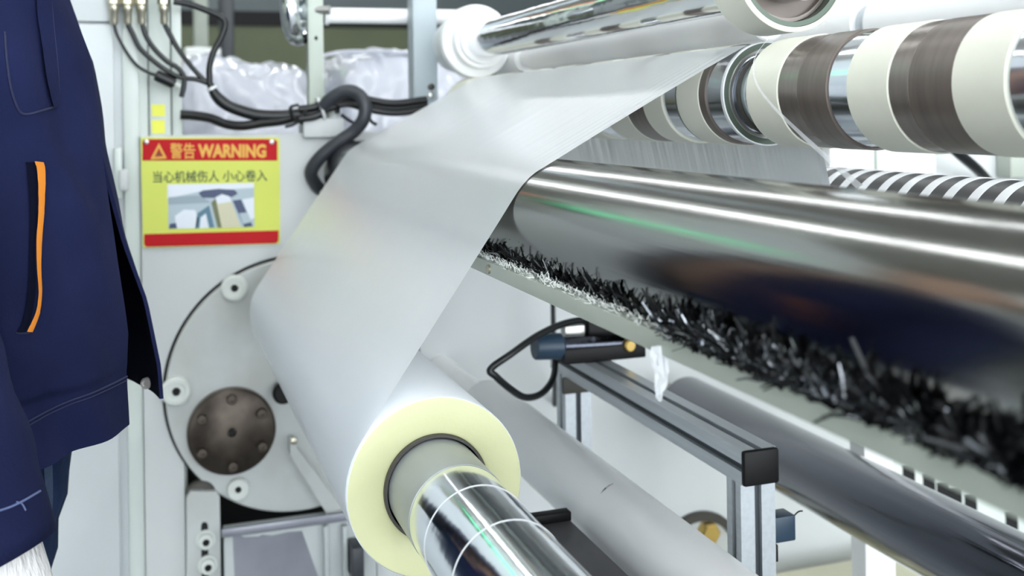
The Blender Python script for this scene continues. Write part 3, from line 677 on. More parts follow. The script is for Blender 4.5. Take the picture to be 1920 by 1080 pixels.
def bristles(n, y0, y1, lmin, lmax, wd, spread, zoff=0.0, xo=0.012, dirs=(0.25, 0.9), fold=2):
    V = []; Fc = []
    for _ in range(n):
        y = random.uniform(y0, y1); b = Vector((gx + xo + random.uniform(-0.008, 0.008), y, gz + H + 0.001 + zoff + random.uniform(0, 0.004)))
        d = Vector((dirs[0] + random.gauss(0, spread), random.gauss(0, spread * 0.9), dirs[1] + random.gauss(0, spread * 0.5))).normalized()
        L = random.uniform(lmin, lmax); s = Vector((random.gauss(0, 1), random.gauss(0, 1), random.gauss(0, 0.4))); s = (s - d * s.dot(d)).normalized() * wd * random.uniform(0.6, 1.4)
        bend = Vector((random.gauss(0, 0.25), random.gauss(0, 0.25), random.gauss(-0.1, 0.2))) * L
        k = len(V); n_ = fold
        for i in range(n_ + 1):
            t = i / n_; c = b + d * L * t + bend * t * t; ww = s * (1 - 0.45 * t); V += [c + ww, c - ww]
        for i in range(n_): Fc.append((k + 2 * i, k + 2 * i + 1, k + 2 * i + 3, k + 2 * i + 2))
    return V, Fc
def stuff(o): o['kind'] = 'stuff'; return o
stuff(obj('tinsel', bristles(11000, 0.50, 1.80, 0.011, 0.0190, 0.0014, 0.34), 'tinsel', tb_, smooth=False))
stuff(obj('tinsel', bristles(260, 0.50, 1.80, 0.010, 0.020, 0.0007, 0.45), 'tinsel_light', tb_, smooth=False))
stuff(obj('tinsel_clump', bristles(6500, 0.05, 0.56, 0.010, 0.0225, 0.0014, 0.55, -0.003, 0.005), 'tinsel', tb_, smooth=False))
stuff(obj('tinsel_clump', bristles(900, 0.10, 0.56, 0.008, 0.018, 0.0010, 0.6, -0.002, 0.004), 'tinsel_light', tb_, smooth=False))
stuff(obj('white_dust_fibre', bristles(5200, 0.52, 1.80, 0.002, 0.0052, 0.0003, 0.6, -0.0005, 0.0035, (-0.5, 0.7), 1), 'fluff', tb_, smooth=False))
stuff(obj('tinsel_clump', bristles(1300, 0.36, 0.56, 0.004, 0.014, 0.0007, 0.7, 0.002, 0.002), 'tinsel_light', tb_, smooth=False))
# torn scrap of film hanging from the guard
P = [W(1240, 648, 0.56), W(1236, 675, 0.56), W(1241, 705, 0.56), W(1236, 735, 0.562), W(1238, 752, 0.562)]
cp = catmull(P, 6); V = []; Fc = []; m_ = 7
for i, p in enumerate(cp):
    t = i / (len(cp) - 1); wd = 0.0055 * (1 - t) ** 0.7 + 0.001
    for k in range(m_):
        s = k / (m_ - 1) * 2 - 1; V.append(p + Vector((wd * s + 0.0007 * noise.noise((t * 9, k, 0)), 0.003 * noise.noise((t * 6, k * 0.9, 3)), 0.002 * noise.noise((t * 5, k * 0.8, 8)))))
for i in range(len(cp) - 1):
    for k in range(m_ - 1): Fc.append((i * m_ + k, i * m_ + k + 1, (i + 1) * m_ + k + 1, (i + 1) * m_ + k))
tag(obj('film_scrap', (V, Fc), 'tape_white'), 'torn white film scrap dangling from the guard bar', 'scrap')

# ------------------------------------------------------------------ aluminium profile stand
ax0, ax1, az0, az1 = 0.569, 0.6095, -0.383 + H, -0.3475 + H
def slotprof(x0, x1, z0, z1, slots, gd=0.006, gw=0.008):   # rectangle with a groove in chosen sides
    xm, zm = (x0 + x1) / 2, (z0 + z1) / 2; P = []
    P.append((x0, z0))
    if 'b' in slots: P += [(xm - gw / 2, z0), (xm - gw / 2, z0 + gd), (xm + gw / 2, z0 + gd), (xm + gw / 2, z0)]
    P.append((x1, z0))
    if 'r' in slots: P += [(x1, zm - gw / 2), (x1 - gd, zm - gw / 2), (x1 - gd, zm + gw / 2), (x1, zm + gw / 2)]
    P.append((x1, z1))
    if 't' in slots: P += [(xm + gw / 2, z1), (xm + gw / 2, z1 - gd), (xm - gw / 2, z1 - gd), (xm - gw / 2, z1)]
    P.append((x0, z1))
    if 'l' in slots: P += [(x0, zm + gw / 2), (x0 + gd, zm + gw / 2), (x0 + gd, zm - gw / 2), (x0, zm - gw / 2)]
    return P
al = thing('aluminium_stand', 'aluminium profile stand with black square end cap', 'stand', (0.59, 1.2, 0))
obj('rail', prismY(slotprof(ax0, ax1, az0, az1, 'tblr'), 0.955, 1.50), 'alu', al, smooth=False)
obj('groove_liner', box(ax0 + 0.0055, ax1 - 0.0055, 0.956, 1.50, az0 + 0.0055, az1 - 0.0055), 'alu_groove', al, smooth=False)
obj('end_cap', box(ax0 - 0.0004, ax1 + 0.0004, 0.948, 0.956, az0 - 0.0004, az1 + 0.0004, 0.003), 'black', al)
def vpost(x0, x1, y0, y1, ztop):
    P = slotprof(x0, x1, y0, y1, 'lbr', 0.005, 0.008); n = len(P)
    V = [(x, y, 0.0) for x, y in P] + [(x, y, ztop) for x, y in P]
    Fc = [tuple(range(n)), tuple(range(2 * n - 1, n - 1, -1))] + [(i, (i + 1) % n, (i + 1) % n + n, i + n) for i in range(n)]
    o = obj('leg', (V, Fc), 'alu', al, smooth=False)
    obj('groove_liner', box(x0 + 0.0045, x1 - 0.0045, y0 + 0.0045, y1 - 0.001, 0.0, ztop - 0.001), 'alu_groove', o, smooth=False)
vpost(ax0, ax1, 0.957, 0.985, az0); vpost(ax0, ax1, 1.44, 1.475, az0)
obj('corner_bracket', box(ax0 - 0.006, ax1, 1.432, 1.4395, az0 - 0.024, az0, 0.002), 'core_dark', al)
cl = thing('blue_clamp', 'dark blue cable clamp on the right of the aluminium leg', 'clamp', (ax1 + 0.01, 0.97, W(1475, 1010, 0.97).z))
a = W(1462, 968, 0.965); b = W(1490, 1012, 0.965)
obj('body', box(ax1, b.x, 0.962, 0.985, b.z, a.z, 0.002), 'blue_dark', cl)
obj('clip', box(ax1, ax1 + 0.005, 0.96, 0.98, b.z - 0.018, b.z, 0.001), 'black', cl)
obj('wire_end', tube([(b.x - 0.002, 0.965, a.z - 0.003), (b.x + 0.003, 0.962, a.z + 0.003), (b.x + 0.007, 0.96, a.z + 0.004)], 0.0008, 6, 4), 'cable_black', cl)

# sensor on the far end of the rail
sn = thing('photo_sensor', 'black cylindrical sensor with brass tip clamped on the aluminium rail', 'sensor', (0.59, 1.40, az1))
YQ = 1.38
a, b = W(1002, 650, YQ), W(1050, 649, YQ); ax_ = Vector((1, -0.08, 0.06)).normalized()
obj('lens_barrel', lathe(a, b - a, [(0, 0.0165), (0.002, 0.018), ((b - a).length, 0.018), ((b - a).length + 0.004, 0.013)], 28), 'blue_dark', sn)
c_ = W(1178, 643, YQ)
obj('body', lathe(b, c_ - b, [(0, 0.013), ((c_ - b).length, 0.013)], 24), 'chrome_dark', sn)
obj('holder', box(b.x, c_.x + 0.02, YQ - 0.016, YQ + 0.03, az1 + 0.0005, b.z - 0.002, 0.002), 'black', sn)
obj('clamp_block', wbox(1102, 596, 1175, 650, YQ + 0.02, YQ + 0.016, YQ + 0.05, 0.002), 'black', sn)
obj('bracket_tab', wbox(1060, 612, 1098, 645, YQ + 0.02, YQ + 0.02, YQ + 0.04, 0.002), 'steel_bolt', sn)
obj('brass_tip', lathe(c_ + Vector((-0.006, -0.010, 0)), (0.1, -1, 0), [(0, 0.009), (0.008, 0.009), (0.01, 0.007)], 20), 'brass', sn)
hose('sensor_cable', ((1150, 596, 1.40), (1110, 598, 1.40), (1060, 606, 1.38), (1010, 628, 1.36), (958, 664, 1.34), (920, 692, 1.34), (930, 706, 1.34), (958, 730, 1.35), (985, 745, 1.36), (1015, 738, 1.38), (1036, 712, 1.40), (1041, 680, 1.42), (1040, 650, 1.43)), 0.0048, 'black sensor cable looping below the brush guard bar', m='cable_black')
hose('drop_cable', ((1034, 470, 1.88), (1036, 520, 1.80), (1037, 580, 1.80), (1038, 640, 1.80), (1040, 700, 1.80), (1040, 760, 1.884)), 0.0045, 'straight black cable hanging behind the sensor', m='cable_black')

# ------------------------------------------------------------------ details on the lower right of the side frame
dt = thing('bearing_ring', 'dark round bearing ring with brass nut low on the frame', 'bearing', (W(1325, 1060, YW).x, YW - 0.01, W(1325, 1080, YW).z))
c = W(1310, 1045, YW)
obj('ring', ringY(c.x, c.z - H, YW - 0.012, YW + 0.002, 0.092, 0.075, 64, 0.002), 'core_dark', dt)
obj('flange', ringY(c.x, c.z - H, YW - 0.006, YW + 0.002, 0.076, 0.02, 64, 0.001), 'disc_white', dt)
c2 = W(1331, 1000, YW - 0.02)
obj('nut', lathe((c2.x, YW - 0.005, c2.z), (0, -1, 0), [(0, 0.022), (0.02, 0.022), (0.024, 0.018), (0.024, 0.008)], 6), 'brass', dt)
vt = thing('vent_grille', 'row of dark upright vent slots low on the frame at right', 'vent', W(1800, 990, YW))
obj('vent_plate', wbox(1670, 860, 1960, 1180, YW, YW - 0.006, YW + 0.001, 0.002), 'column_white', vt)
for (u, v) in ((1704, 893), (1742, 908), (1768, 926), (1792, 936), (1820, 948), (1897, 980), (1690, 1070), (1740, 1090)):
    obj('slot', wbox(u - 12, v - 22, u + 12, v + 22, YW - 0.006, YW - 0.0068, YW - 0.005), 'dark_hole', vt, smooth=False)
bp_ = thing('machine_base_box', 'dark steel base box between the roll and the white lower roller', 'box', (0.413, 0.81, 0))
obj('top_plate', box(0.385, 0.442, 0.50, 1.12, 0.713, 0.725, 0.002), 'base_dark', bp_)
obj('side_plate', box(0.385, 0.395, 0.50, 1.12, 0.0, 0.713), 'base_dark', bp_)
obj('side_plate', box(0.432, 0.442, 0.50, 1.12, 0.0, 0.713), 'base_dark', bp_)
obj('edge_rail', box(0.383, 0.389, 0.50, 1.12, 0.725, 0.732, 0.001), 'black', bp_)
obj('end_stop', box(0.389, 0.442, 1.105, 1.12, 0.725, 0.735, 0.001), 'black', bp_)
fb = thing('white_floor_box', 'white sheet box standing behind the aluminium stand leg', 'box', (1.2, 1.6, 0))
obj('box_body', box(0.98, 1.6, 1.62, 1.80, 0.0, 0.28, 0.004), 'ph_cream', fb)
wx = thing('white_terminal_box', 'white flat box seen below the banded shaft', 'box', W(1655, 312, 1.6))
obj('body', wbox(1556, 270, 1756, 330, 1.5, 1.5, 1.6, 0.004), 'roller_white', wx)
obj('lid_edge', wbox(1640, 270, 1646, 330, 1.498, 1.498, 1.5), 'guard_grey', wx)
a = W(1600, 325, 1.55)
obj('stand_leg', box(a.x, a.x + 0.06, 1.53, 1.57, 0, a.z), 'roller_white', wx)
wx2 = thing('white_cover', 'white rounded cover at right edge below the banded shaft', 'cover', W(1850, 360, 1.7))
obj('shell', wbox(1745, 288, 1990, 420, 1.7, 1.7, YW + 0.01, 0.01), 'panel_white', wx2)
obj('shell_step', wbox(1895, 280, 2000, 330, 1.66, 1.66, 1.7, 0.004), 'guard_grey', wx2)
hose('rear_cable', ((1770, 262, 1.62), (1800, 290, 1.62), (1835, 320, 1.64), (1860, 350, 1.69), (1870, 370, 1.705)), 0.010, 'dark cable slanting in front of the white cover', m='cable_black')

# ------------------------------------------------------------------ background goods
def bale(u0, v0, u1, v1, Y, dep, label, seed):
    a = W(u0, v0, Y); b = W(u1, v1, Y); x0, x1, z1 = a.x, b.x, a.z; z0 = 0.25
    V, Fc = [], []
    bm = bmesh.new(); bmesh.ops.create_cube(bm, size=1); bmesh.ops.subdivide_edges(bm, edges=list(bm.edges), cuts=40, use_grid_fill=True)
    for v in bm.verts:
        c = v.co.copy(); s = Vector([math.copysign(abs(2 * k) ** 1.0, k) for k in c])
        L = (abs(s.x) ** 8 + abs(s.y) ** 8 + abs(s.z) ** 8) ** (1 / 8); m_ = max(abs(s.x), abs(s.y), abs(s.z)); s = s / L * m_ if L else s
        p = Vector(((x0 + x1) / 2 + s.x * (x1 - x0) / 2, Y + dep / 2 + s.y * dep / 2, (z0 + z1) / 2 + s.z * (z1 - z0) / 2))
        nz = noise.noise(p * 5 + Vector((seed, 0, 0))) * 0.05 + abs(noise.noise(p * 9 + Vector((0, seed, 0)))) * 0.055 + abs(noise.noise(p * 22 + Vector((0, seed, 3)))) * 0.02
        v.co = p + Vector((c.x, c.y, c.z)).normalized() * nz
    bm.verts.index_update(); r = ([v.co.copy() for v in bm.verts], [tuple(v.index for v in f.verts) for f in bm.faces]); bm.free()
    t = thing('wrapped_bale', label, 'bale', ((x0 + x1) / 2, Y + dep / 2, 0.0), 'plastic wrapped bales behind the frame')
    obj('wrap', r, 'plastic_wrap', t, ang=180)
    pal = obj('pallet', box(x0 + 0.02, x1 - 0.02, Y + 0.03, Y + dep - 0.03, 0.09, 0.27), 'ph_cream', t, smooth=False)
    for q in (0.1, 0.5, 0.9): obj('pallet_foot', box(x0 + (x1 - x0) * q - 0.05, x0 + (x1 - x0) * q + 0.05, Y + 0.03, Y + dep - 0.03, 0, 0.09), 'ph_cream', t, smooth=False)
    return t
bale(335, 112, 592, 300, 3.0, 0.9, 'bale wrapped in crumpled white plastic, left, behind the cables', 1.3)
bale(648, 104, 900, 300, 3.2, 0.9, 'bale wrapped in crumpled white plastic, right, behind the post', 4.7)
o = obj('carton', wbox(346, 88, 415, 140, 4.6, 4.6, 5.0, 0.01), 'roller_white'); tag(o, 'small white carton standing far behind the bales', 'carton')
a = W(352, 139.5, 4.6); b = W(410, 139.5, 4.6)
st = obj('carton_stand', box(a.x, b.x, 4.65, 4.95, 0, a.z), 'guard_grey'); tag(st, 'grey stand under the small white carton', 'stand')
a = W(376, 90, 6.5)
tag(obj('hall_pillar', box(a.x - 0.04, a.x + 0.04, 6.4, 6.5, 0.0, 4.6, 0.01), 'guard_grey'), 'thin pale hall pillar far in the background', 'pillar')
a = W(425, 90, 5.6)
tag(obj('hall_pillar', box(a.x - 0.035, a.x + 0.035, 5.55, 5.65, 0.0, 4.6, 0.01), 'conduit_grey'), 'thin dark hall pillar far in the background', 'pillar')
pl_ = thing('plastic_loops', 'loose clear plastic loops lying on the right bale', 'plastic', W(690, 104, 3.3))
for k, (u0, u1, h) in enumerate(((600, 720, 8), (640, 790, 9), (700, 800, 6))):
    obj('loop', tube([W(u0, 106, 3.25 + 0.03 * k), W((u0 * 2 + u1) / 3, 106 - h, 3.27), W((u0 + u1 * 2) / 3, 105 - h, 3.27), W(u1, 106, 3.3)], 0.006, 8, 6), 'plastic_wrap', pl_)

# ------------------------------------------------------------------ person
pr = thing('person', 'worker in navy work jacket and jeans with white knitted gloves', 'person', (-0.17, 1.15, 0))
CY = 1.15
ZR = [-0.286, -0.268, -0.238, -0.225, -0.20, -0.15, -0.10, -0.05, 0.0, 0.05, 0.10, 0.15, 0.20, 0.25, 0.285, 0.31]
def front_edge(z):   # x of the front edge of the right panel
    K = [(-0.30, -0.020), (-0.20, -0.020), (-0.13, -0.029), (-0.03, -0.040), (0.06, -0.050), (0.115, -0.068), (0.2, -0.095), (0.31, -0.14)]
    for (a, b), (c, d) in zip(K, K[1:]):
        if z <= c: return b + (d - b) * (z - a) / (c - a)
    return K[-1][1]
def flap_edge(z):
    K = [(-0.30, 0.014), (-0.255, 0.011), (-0.19, -0.002), (-0.13, -0.022), (-0.03, -0.046), (0.06, -0.058), (0.31, -0.15)]
    for (a, b), (c, d) in zip(K, K[1:]):
        if z <= c: return b + (d - b) * (z - a) / (c - a)
    return K[-1][1]
CXT = -0.172
def jsurf(t, z, off=0.0, wr=True):
    sh = 1.0 if z < 0.2 else math.sqrt(max(0.03, 1 - ((z - 0.2) / 0.125) ** 2))
    b = (0.212 + 0.012 * sin((z + 0.2) * 7)) * (0.45 + 0.55 * sh)
    a = (front_edge(z) - CXT) / cos(R(25))
    if cos(t) < 0: a = min(a, 0.135) * (0.75 + 0.25 * sh)
    p = 2.25
    ct, st_ = cos(t), sin(t)
    x = CXT + a * math.copysign(abs(ct) ** (2 / p), ct) * (1.0 if ct < 0 else 0.985); y = CY - b * math.copysign(abs(st_) ** (2 / p), st_)
    tf = (t - R(300)) / R(52)
    if tf > 0:
        x += (flap_edge(z) - x) * min(1, tf) ** 2
        if z < -0.2: z -= 0.010 * min(1, tf) * (-0.2 - z) / 0.086
    n = Vector((ct / a, -st_ / b, 0)).normalized()
    d = off
    if wr:
        d0 = d
        d += 0.018 * noise.noise(Vector((x * 9 + z * 5, y * 9, z * 4.5))) + 0.014 * noise.noise(Vector((x * 20, y * 20 + z * 8, z * 11 + x * 12)))
        d += 0.006 * sin(60 * (z * 0.75 + 0.9 * x + 0.35 * y)) * max(0, noise.noise(Vector((x * 6, y * 6, z * 6 + 4))) + 0.15)
        if z > -0.232: d += 0.005 * math.exp(-((z + 0.20) / 0.04) ** 2)
        if -0.245 < z < -0.231: d -= 0.002
        if t < R(50): d = d0 + (d - d0) * (0.15 + 0.85 * max(0.0, (t - R(23)) / R(27)))
        if tf > 0: d = d0 + (d - d0) * max(0.0, 1 - tf * 1.1)
    return Vector((x, y, z + H)) + n * d
NT = 150; T0, T1 = R(23), R(352)
ZL = []
for i in range(len(ZR) - 1):
    for k in range(4): ZL.append(ZR[i] + (ZR[i + 1] - ZR[i]) * k / 4)
ZL.append(ZR[-1])
def jgrid(off, t0=T0, t1=T1, zl=ZL, nt=NT):
    V = []; Fc = []
    for z in zl:
        for k in range(nt + 1): V.append(jsurf(t0 + (t1 - t0) * k / nt, z, off))
    m_ = nt + 1
    for i in range(len(zl) - 1):
        for k in range(nt): Fc.append((i * m_ + k, i * m_ + k + 1, (i + 1) * m_ + k + 1, (i + 1) * m_ + k))
    return V, Fc
jv = jgrid(0.0)
jk = obj('jacket', jv, 'navy', pr, ang=180, label='navy blue work jacket, worn open')
lin = jgrid(-0.004); obj('lining', lin, 'lining', jk, ang=180)
# cut edge joining shell and lining along the hem and both front edges
V = []; Fc = []
m_ = NT + 1
border = [k for k in range(NT, -1, -1)] 
border = [(len(ZL) - 1 - i) * m_ for i in range(len(ZL))] + list(range(0, m_)) + [i * m_ + NT for i in range(len(ZL))]
for i in border: V += [jv[0][i], lin[0][i]]
for i in range(len(border) - 1): Fc.append((2 * i, 2 * i + 1, 2 * i + 3, 2 * i + 2))
obj('hem_edge', (V, Fc), 'navy', jk)
bvh = BVHTree.FromPolygons(jv[0], jv[1])
camv = Vector((0, 0, H))
def hit(u, v, off=0.0015, tree=None):
    d = ray(u, v).normalized(); r = (tree or bvh).ray_cast(camv, d)
    if r[0] is None: return None
    n = r[1]; n = -n if n.dot(d) > 0 else n
    return r[0] + n * off
def strip(pairs, off=0.0018, n=6, tree=None):  # ribbon lying on the jacket between two outlines
    V = []; Fc = []
    Lc = catmull([Vector((a[0], a[1], 0)) for a, b in pairs], n); Rc = catmull([Vector((b[0], b[1], 0)) for a, b in pairs], n)
    for a, b in zip(Lc, Rc):
        ha, hm, hb = hit(a.x, a.y, off, tree), hit((a.x + b.x) / 2, (a.y + b.y) / 2, off + 0.0006, tree), hit(b.x, b.y, off, tree)
        if ha is None or hb is None or hm is None: continue
        V += [ha, hm, hb]
    for i in range(len(V) // 3 - 1):
        for k in range(2): Fc.append((3 * i + k, 3 * i + k + 1, 3 * i + k + 4, 3 * i + k + 3))
    return V, Fc
def seam(pts, r=0.0007, n=8, m='stitch', name='seam', tree=None, par=None):
    L = catmull([Vector((a, b, 0)) for a, b in pts], n); P = [hit(a.x, a.y, 0.0006, tree) for a in L]; P = [p for p in P if p is not None]
    if len(P) > 2: return obj(name, tube(P, r, 6, 0), m, par or jk)
# slanted side pocket: dark welt and orange piping
sv = strip((((46, 304), (64, 304)), ((49, 330), (66, 330)), ((53, 400), (66, 400)), ((52, 470), (62, 470)), ((50, 540), (64, 540)), ((40, 600), (56, 590)), ((28, 622), (44, 622))), 0.002)
obj('pocket_welt', sv, 'navy_dark', jk)
sv = strip((((60, 302), (77, 304)), ((64, 318), (80, 318)), ((66, 350), (80, 350)), ((65, 400), (76, 400)), ((62, 450), (72, 450)), ((63, 500), (71, 500)), ((66, 545), (73, 545)), ((61, 580), (69, 580)), ((51, 605), (61, 604)), ((43, 622), (53, 623))), 0.0042)
obj('pocket_piping', sv, 'orange', jk, label='orange piping of the side pocket')
seam(((28, 624), (40, 625), (54, 624)), 0.0009)
# chest pocket outline and sleeve-side seam, waistband seam
seam(((8, 60), (12, 110), (20, 165), (34, 205), (48, 214), (75, 208), (104, 198), (109, 184), (106, 120), (100, 60), (95, 10), (92, -30)), 0.0011)
sv = strip((((64, -40), (92, -40)), ((64, 20), (92, 12)), ((72, 80), (97, 70)), ((80, 140), (103, 130)), ((90, 186), (107, 184)), ((95, 202), (108, 196))), 0.003)
obj('pocket_flap', sv, 'navy', jk)
seam(((92, -40), (93, 12), (98, 70), (104, 130), (108, 184)), 0.001, m='thread')
seam(((50, 792), (90, 770), (130, 752), (170, 738), (205, 722), (237, 706)), 0.0009, m='stitch')
seam(((52, 799), (90, 777), (130, 759), (170, 745), (205, 729), (237, 713)), 0.0006, m='stitch')
# snap button on the inner face of the far front panel
h_ = hit(278, 718, 0.002, BVHTree.FromPolygons(lin[0], lin[1]))
if h_ is not None:
    dn = Vector((-0.55, -0.83, 0.05)).normalized()
    sb = obj('snap_button', lathe(h_, dn, [(-0.002, 0.0062), (0.002, 0.0062), (0.0035, 0.005), (0.0035, 0.0032), (0.002, 0.0028), (0.002, 0)], 20, False), 'snap_metal', jk, label='metal snap button')
obj('belt_loop', tube([W(176, 806, 1.06), W(183, 808, 1.06), W(186, 812, 1.06)], 0.004, 8, 4), 'black', jk)
# sleeves
def sleeve(side, pts, rad):
    P = catmull(pts, 10); n = len(P); V = []; Fc = []; sg_ = 40; u = None
    for i, p in enumerate(P):
        d = (P[min(i + 1, n - 1)] - P[max(i - 1, 0)]).normalized()
        if u is None: u, v = frame(d)
        else: u = (u - d * u.dot(d)).normalized(); v = u.cross(d)
        t = i / (n - 1) * (len(rad) - 1); k = min(int(t), len(rad) - 2); r = rad[k] + (rad[k + 1] - rad[k]) * (t - k)
        for j in range(sg_):
            a = 2 * PI * j / sg_; q = p + (u * cos(a) + v * sin(a)) * r
            dd_ = 0.008 * noise.noise(q * 11) + 0.006 * noise.noise(Vector((q.x * 10, q.y * 10, q.z * 30 + q.x * 25)))
            if i > n - 6: dd_ *= 0.3
            V.append(q + (u * cos(a) + v * sin(a)) * dd_)
    for i in range(n - 1):
        for j in range(sg_): j2 = (j + 1) % sg_; Fc.append((i * sg_ + j, i * sg_ + j2, (i + 1) * sg_ + j2, (i + 1) * sg_ + j))
    Fc.append(tuple(range(sg_)))
    k = (n - 1) * sg_; c0 = len(V)      # turned-in cuff
    for j in range(sg_): V.append(P[-1] + (V[k + j] - P[-1]) * 0.88)
    for j in range(sg_): V.append(V[c0 + j] + (P[-3] - P[-1]))
    for j in range(sg_):
        j2 = (j + 1) % sg_; Fc.append((k + j, k + j2, c0 + j2, c0 + j)); Fc.append((c0 + j, c0 + j2, c0 + sg_ + j2, c0 + sg_ + j))
    return V, Fc
def A(x, y, z): return Vector((x, y, z + H))
arm_pts = [A(-0.20, 0.99, 0.24), A(-0.225, 0.915, 0.13), A(-0.205, 0.880, 0.0), A(-0.170, 0.862, -0.12), A(-0.150, 0.852, -0.205), A(-0.114, 0.838, -0.312)]
sva = sleeve(1, arm_pts, [0.085, 0.075, 0.066, 0.061, 0.058, 0.051])
sl1 = obj('sleeve', sva, 'navy', pr, ang=180)
svb = sleeve(-1, [A(-0.20, 1.31, 0.24), A(-0.245, 1.385, 0.13), A(-0.28, 1.415, 0.0), A(-0.30, 1.43, -0.10), A(-0.30, 1.43, -0.22), A(-0.29, 1.42, -0.33)], [0.085, 0.075, 0.066, 0.061, 0.058, 0.051])
obj('sleeve', svb, 'navy', pr, ang=180)
bva = BVHTree.FromPolygons(sva[0], sva[1])
seam(((-4, 958), (20, 950), (45, 938), (74, 921)), 0.0008, m='thread', name='cuff_stitching', tree=bva, par=sl1)
seam(((30, 941), (40, 945), (47, 957)), 0.0006, m='thread', name='loose_thread', tree=bva, par=sl1)
# gloved hands: knitted wrist, palm, five fingers
def hand(wr, d, side):
    d = Vector(d).normalized(); s = Vector((0.25, -side * 0.1, 0.0)).normalized(); fwd = (Vector((1, 0, 0)) - d * d.x).normalized(); lat = d.cross(fwd)
    g = G()
    V = []; Fc = []; prof = [(-0.05, 0.037, 0.035), (0.0, 0.036, 0.034), (0.02, 0.036, 0.030), (0.05, 0.043, 0.024), (0.08, 0.044, 0.021), (0.105, 0.040, 0.018), (0.113, 0.030, 0.012)]
    for (t, a, b) in prof:
        for k in range(24):
            an = 2 * PI * k / 24; V.append(wr + d * t + fwd * a * cos(an) + lat * b * sin(an))
    for i in range(len(prof) - 1):
        for k in range(24): k2 = (k + 1) % 24; Fc.append((i * 24 + k, i * 24 + k2, (i + 1) * 24 + k2, (i + 1) * 24 + k))
    Fc.append(tuple(range(24))); Fc.append(tuple((len(prof) - 1) * 24 + k for k in range(24)))
    g.add((V, Fc))
    for i, (o_, L) in enumerate(((0.030, 0.068), (0.010, 0.076), (-0.010, 0.070), (-0.029, 0.055))):
        b0 = wr + d * 0.10 + fwd * o_
        g.add(tube([b0, b0 + d * L * 0.45 + lat * side * 0.004, b0 + d * L * 0.8 + lat * side * 0.018, b0 + d * L * 0.92 + lat * side * 0.034], lambda t: 0.0098 - 0.0025 * t, 10, 5))
    b0 = wr + d * 0.035 + fwd * 0.034
    g.add(tube([b0, b0 + d * 0.025 + fwd * 0.018, b0 + d * 0.052 + fwd * 0.022 + lat * side * 0.008, b0 + d * 0.07 + fwd * 0.018 + lat * side * 0.014], lambda t: 0.0115 - 0.003 * t, 10, 5))
    obj('glove', g.get(), 'knit_white', pr, label='white knitted glove')
hand(A(-0.106, 0.837, -0.328), (0.30, -0.08, -1), 1)
hand(A(-0.289, 1.419, -0.345), (0.1, -0.05, -1), -1)
# trousers and boots
def leg(y):
    P = [A(-0.165, CY + (y - CY) * 0.75, -0.16), A(-0.163, y, -0.28), A(-0.180, y, -0.42), A(-0.205, y, -0.62), A(-0.215, y, -0.72), A(-0.225, y, -0.90), A(-0.23, y, -1.10)]
    rad = [0.10, 0.094, 0.088, 0.072, 0.068, 0.062, 0.060]
    return tube(P, lambda t: rad[min(5, int(t * 6))] + (rad[min(6, int(t * 6) + 1)] - rad[min(5, int(t * 6))]) * (t * 6 - int(t * 6)) + 0.003 * sin(t * 90), 28, 6)
g = G(); g.add(leg(1.04)); g.add(leg(1.25)); tj = g.get()
jn = obj('jeans', tj, 'denim', pr, ang=180, label='blue jeans')
bvj = BVHTree.FromPolygons(tj[0], tj[1])
sv = strip((((80, 858), (96, 856)), ((82, 900), (97, 898)), ((86, 940), (97, 938)), ((84, 970), (95, 968))), 0.001, tree=bvj)
if sv[1]: obj('side_seam', sv, 'denim_seam', jn)
for y in (1.04, 1.25):
    V = []; Fc = []
    prof = [(-0.31, 0.02, 0.02, 0.05), (-0.30, 0.036, 0.0, 0.075), (-0.24, 0.042, 0.0, 0.12), (-0.19, 0.044, 0.0, 0.13), (-0.12, 0.046, 0.0, 0.075), (-0.05, 0.046, 0.0, 0.055), (0.0, 0.03, 0.0, 0.04)]
    for (x, hw_, z0, z1) in prof:
        for k in range(16):
            an = 2 * PI * k / 16; V.append(Vector((x, y + hw_ * cos(an), max(0.0, (z0 + z1) / 2 + (z1 - z0) / 2 * 1.0 * sin(an)))))
    for i in range(len(prof) - 1):
        for k in range(16): k2 = (k + 1) % 16; Fc.append((i * 16 + k, i * 16 + k2, (i + 1) * 16 + k2, (i + 1) * 16 + k))
    Fc.append(tuple(range(16))); Fc.append(tuple((len(prof) - 1) * 16 + k for k in range(16)))
    obj('shoe', (V, Fc), 'shoe', pr)
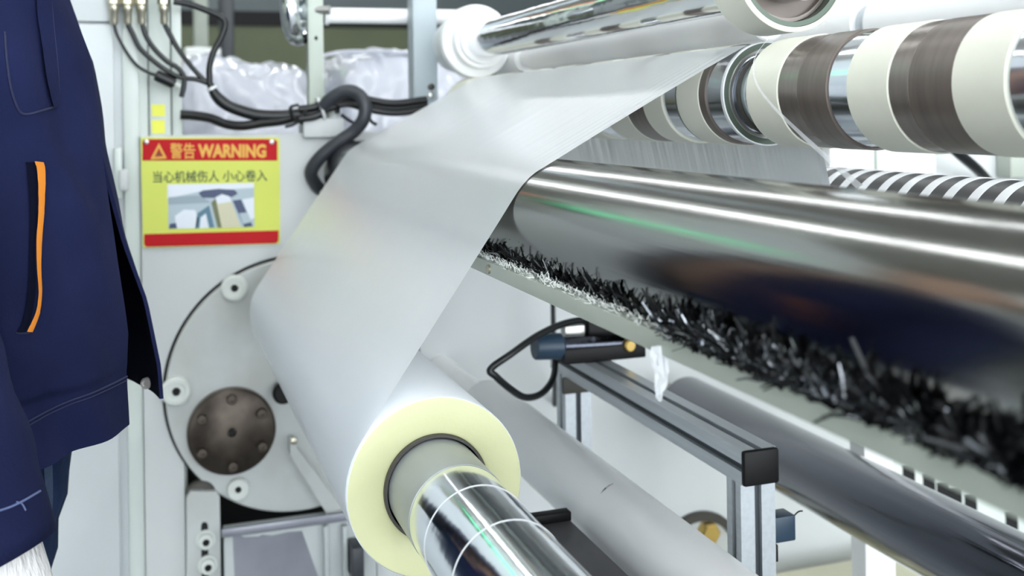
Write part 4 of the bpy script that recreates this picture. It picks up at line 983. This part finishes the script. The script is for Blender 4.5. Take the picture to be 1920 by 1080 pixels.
# body: shirt torso, neck and head as one surface
V = []; Fc = []; sgm = 32
prof = [(-0.22, -0.165, 0.10, 0.15), (-0.05, -0.165, 0.105, 0.165), (0.10, -0.18, 0.10, 0.17), (0.24, -0.205, 0.08, 0.15), (0.30, -0.215, 0.062, 0.085), (0.335, -0.213, 0.056, 0.058), (0.37, -0.205, 0.057, 0.056), (0.395, -0.185, 0.078, 0.060), (0.42, -0.182, 0.092, 0.068), (0.46, -0.187, 0.098, 0.074), (0.50, -0.193, 0.100, 0.077), (0.54, -0.198, 0.098, 0.076), (0.58, -0.203, 0.085, 0.068), (0.605, -0.207, 0.055, 0.048), (0.615, -0.208, 0.01, 0.01)]
for (z, x, a, b) in prof:
    for k in range(sgm):
        an = 2 * PI * k / sgm; q = A(x + a * cos(an), CY - b * sin(an), z)
        if 0.40 < z < 0.56:
            f_ = max(0, cos(an)) ** 24
            q.x += f_ * {0.42: 0.004, 0.46: 0.022, 0.50: 0.006, 0.54: 0.004}.get(z, 0)
        V.append(q)
for i in range(len(prof) - 1):
    for k in range(sgm): k2 = (k + 1) % sgm; Fc.append((i * sgm + k, i * sgm + k2, (i + 1) * sgm + k2, (i + 1) * sgm + k))
Fc.append(tuple(range(sgm))); Fc.append(tuple((len(prof) - 1) * sgm + k for k in range(sgm)))
bd = obj('body', (V, Fc), 'skin', pr, ang=180)
V2, F2 = lathe(A(-0.205, CY, 0.515), (-0.12, 0, 1), [(0, 0.104), (0.04, 0.102), (0.075, 0.085), (0.098, 0.05), (0.105, 0.0)], 32, False)
V2 = [Vector((v.x, CY + (v.y - CY) * 0.80, v.z)) for v in V2]
obj('hair', (V2, F2), 'hair', bd)
for s in (-1, 1):
    obj('ear', lathe(A(-0.20, CY + s * 0.074, 0.475), (0, s, 0.1), [(0, 0.018), (0.008, 0.026), (0.012, 0.022), (0.008, 0.012)], 14), 'skin', bd)
    obj('eye', lathe(A(-0.103, CY + s * 0.032, 0.497), (1, 0, 0), [(0, 0.010), (0.004, 0.008), (0.006, 0.003)], 12), 'hair', bd)
obj('mouth', box(-0.096, -0.089, CY - 0.022, CY + 0.022, 0.428 + H, 0.434 + H, 0.002), 'sign_red', bd)
V2, F2 = jgrid(0.0, R(0), R(360), [0.27, 0.30], 40)
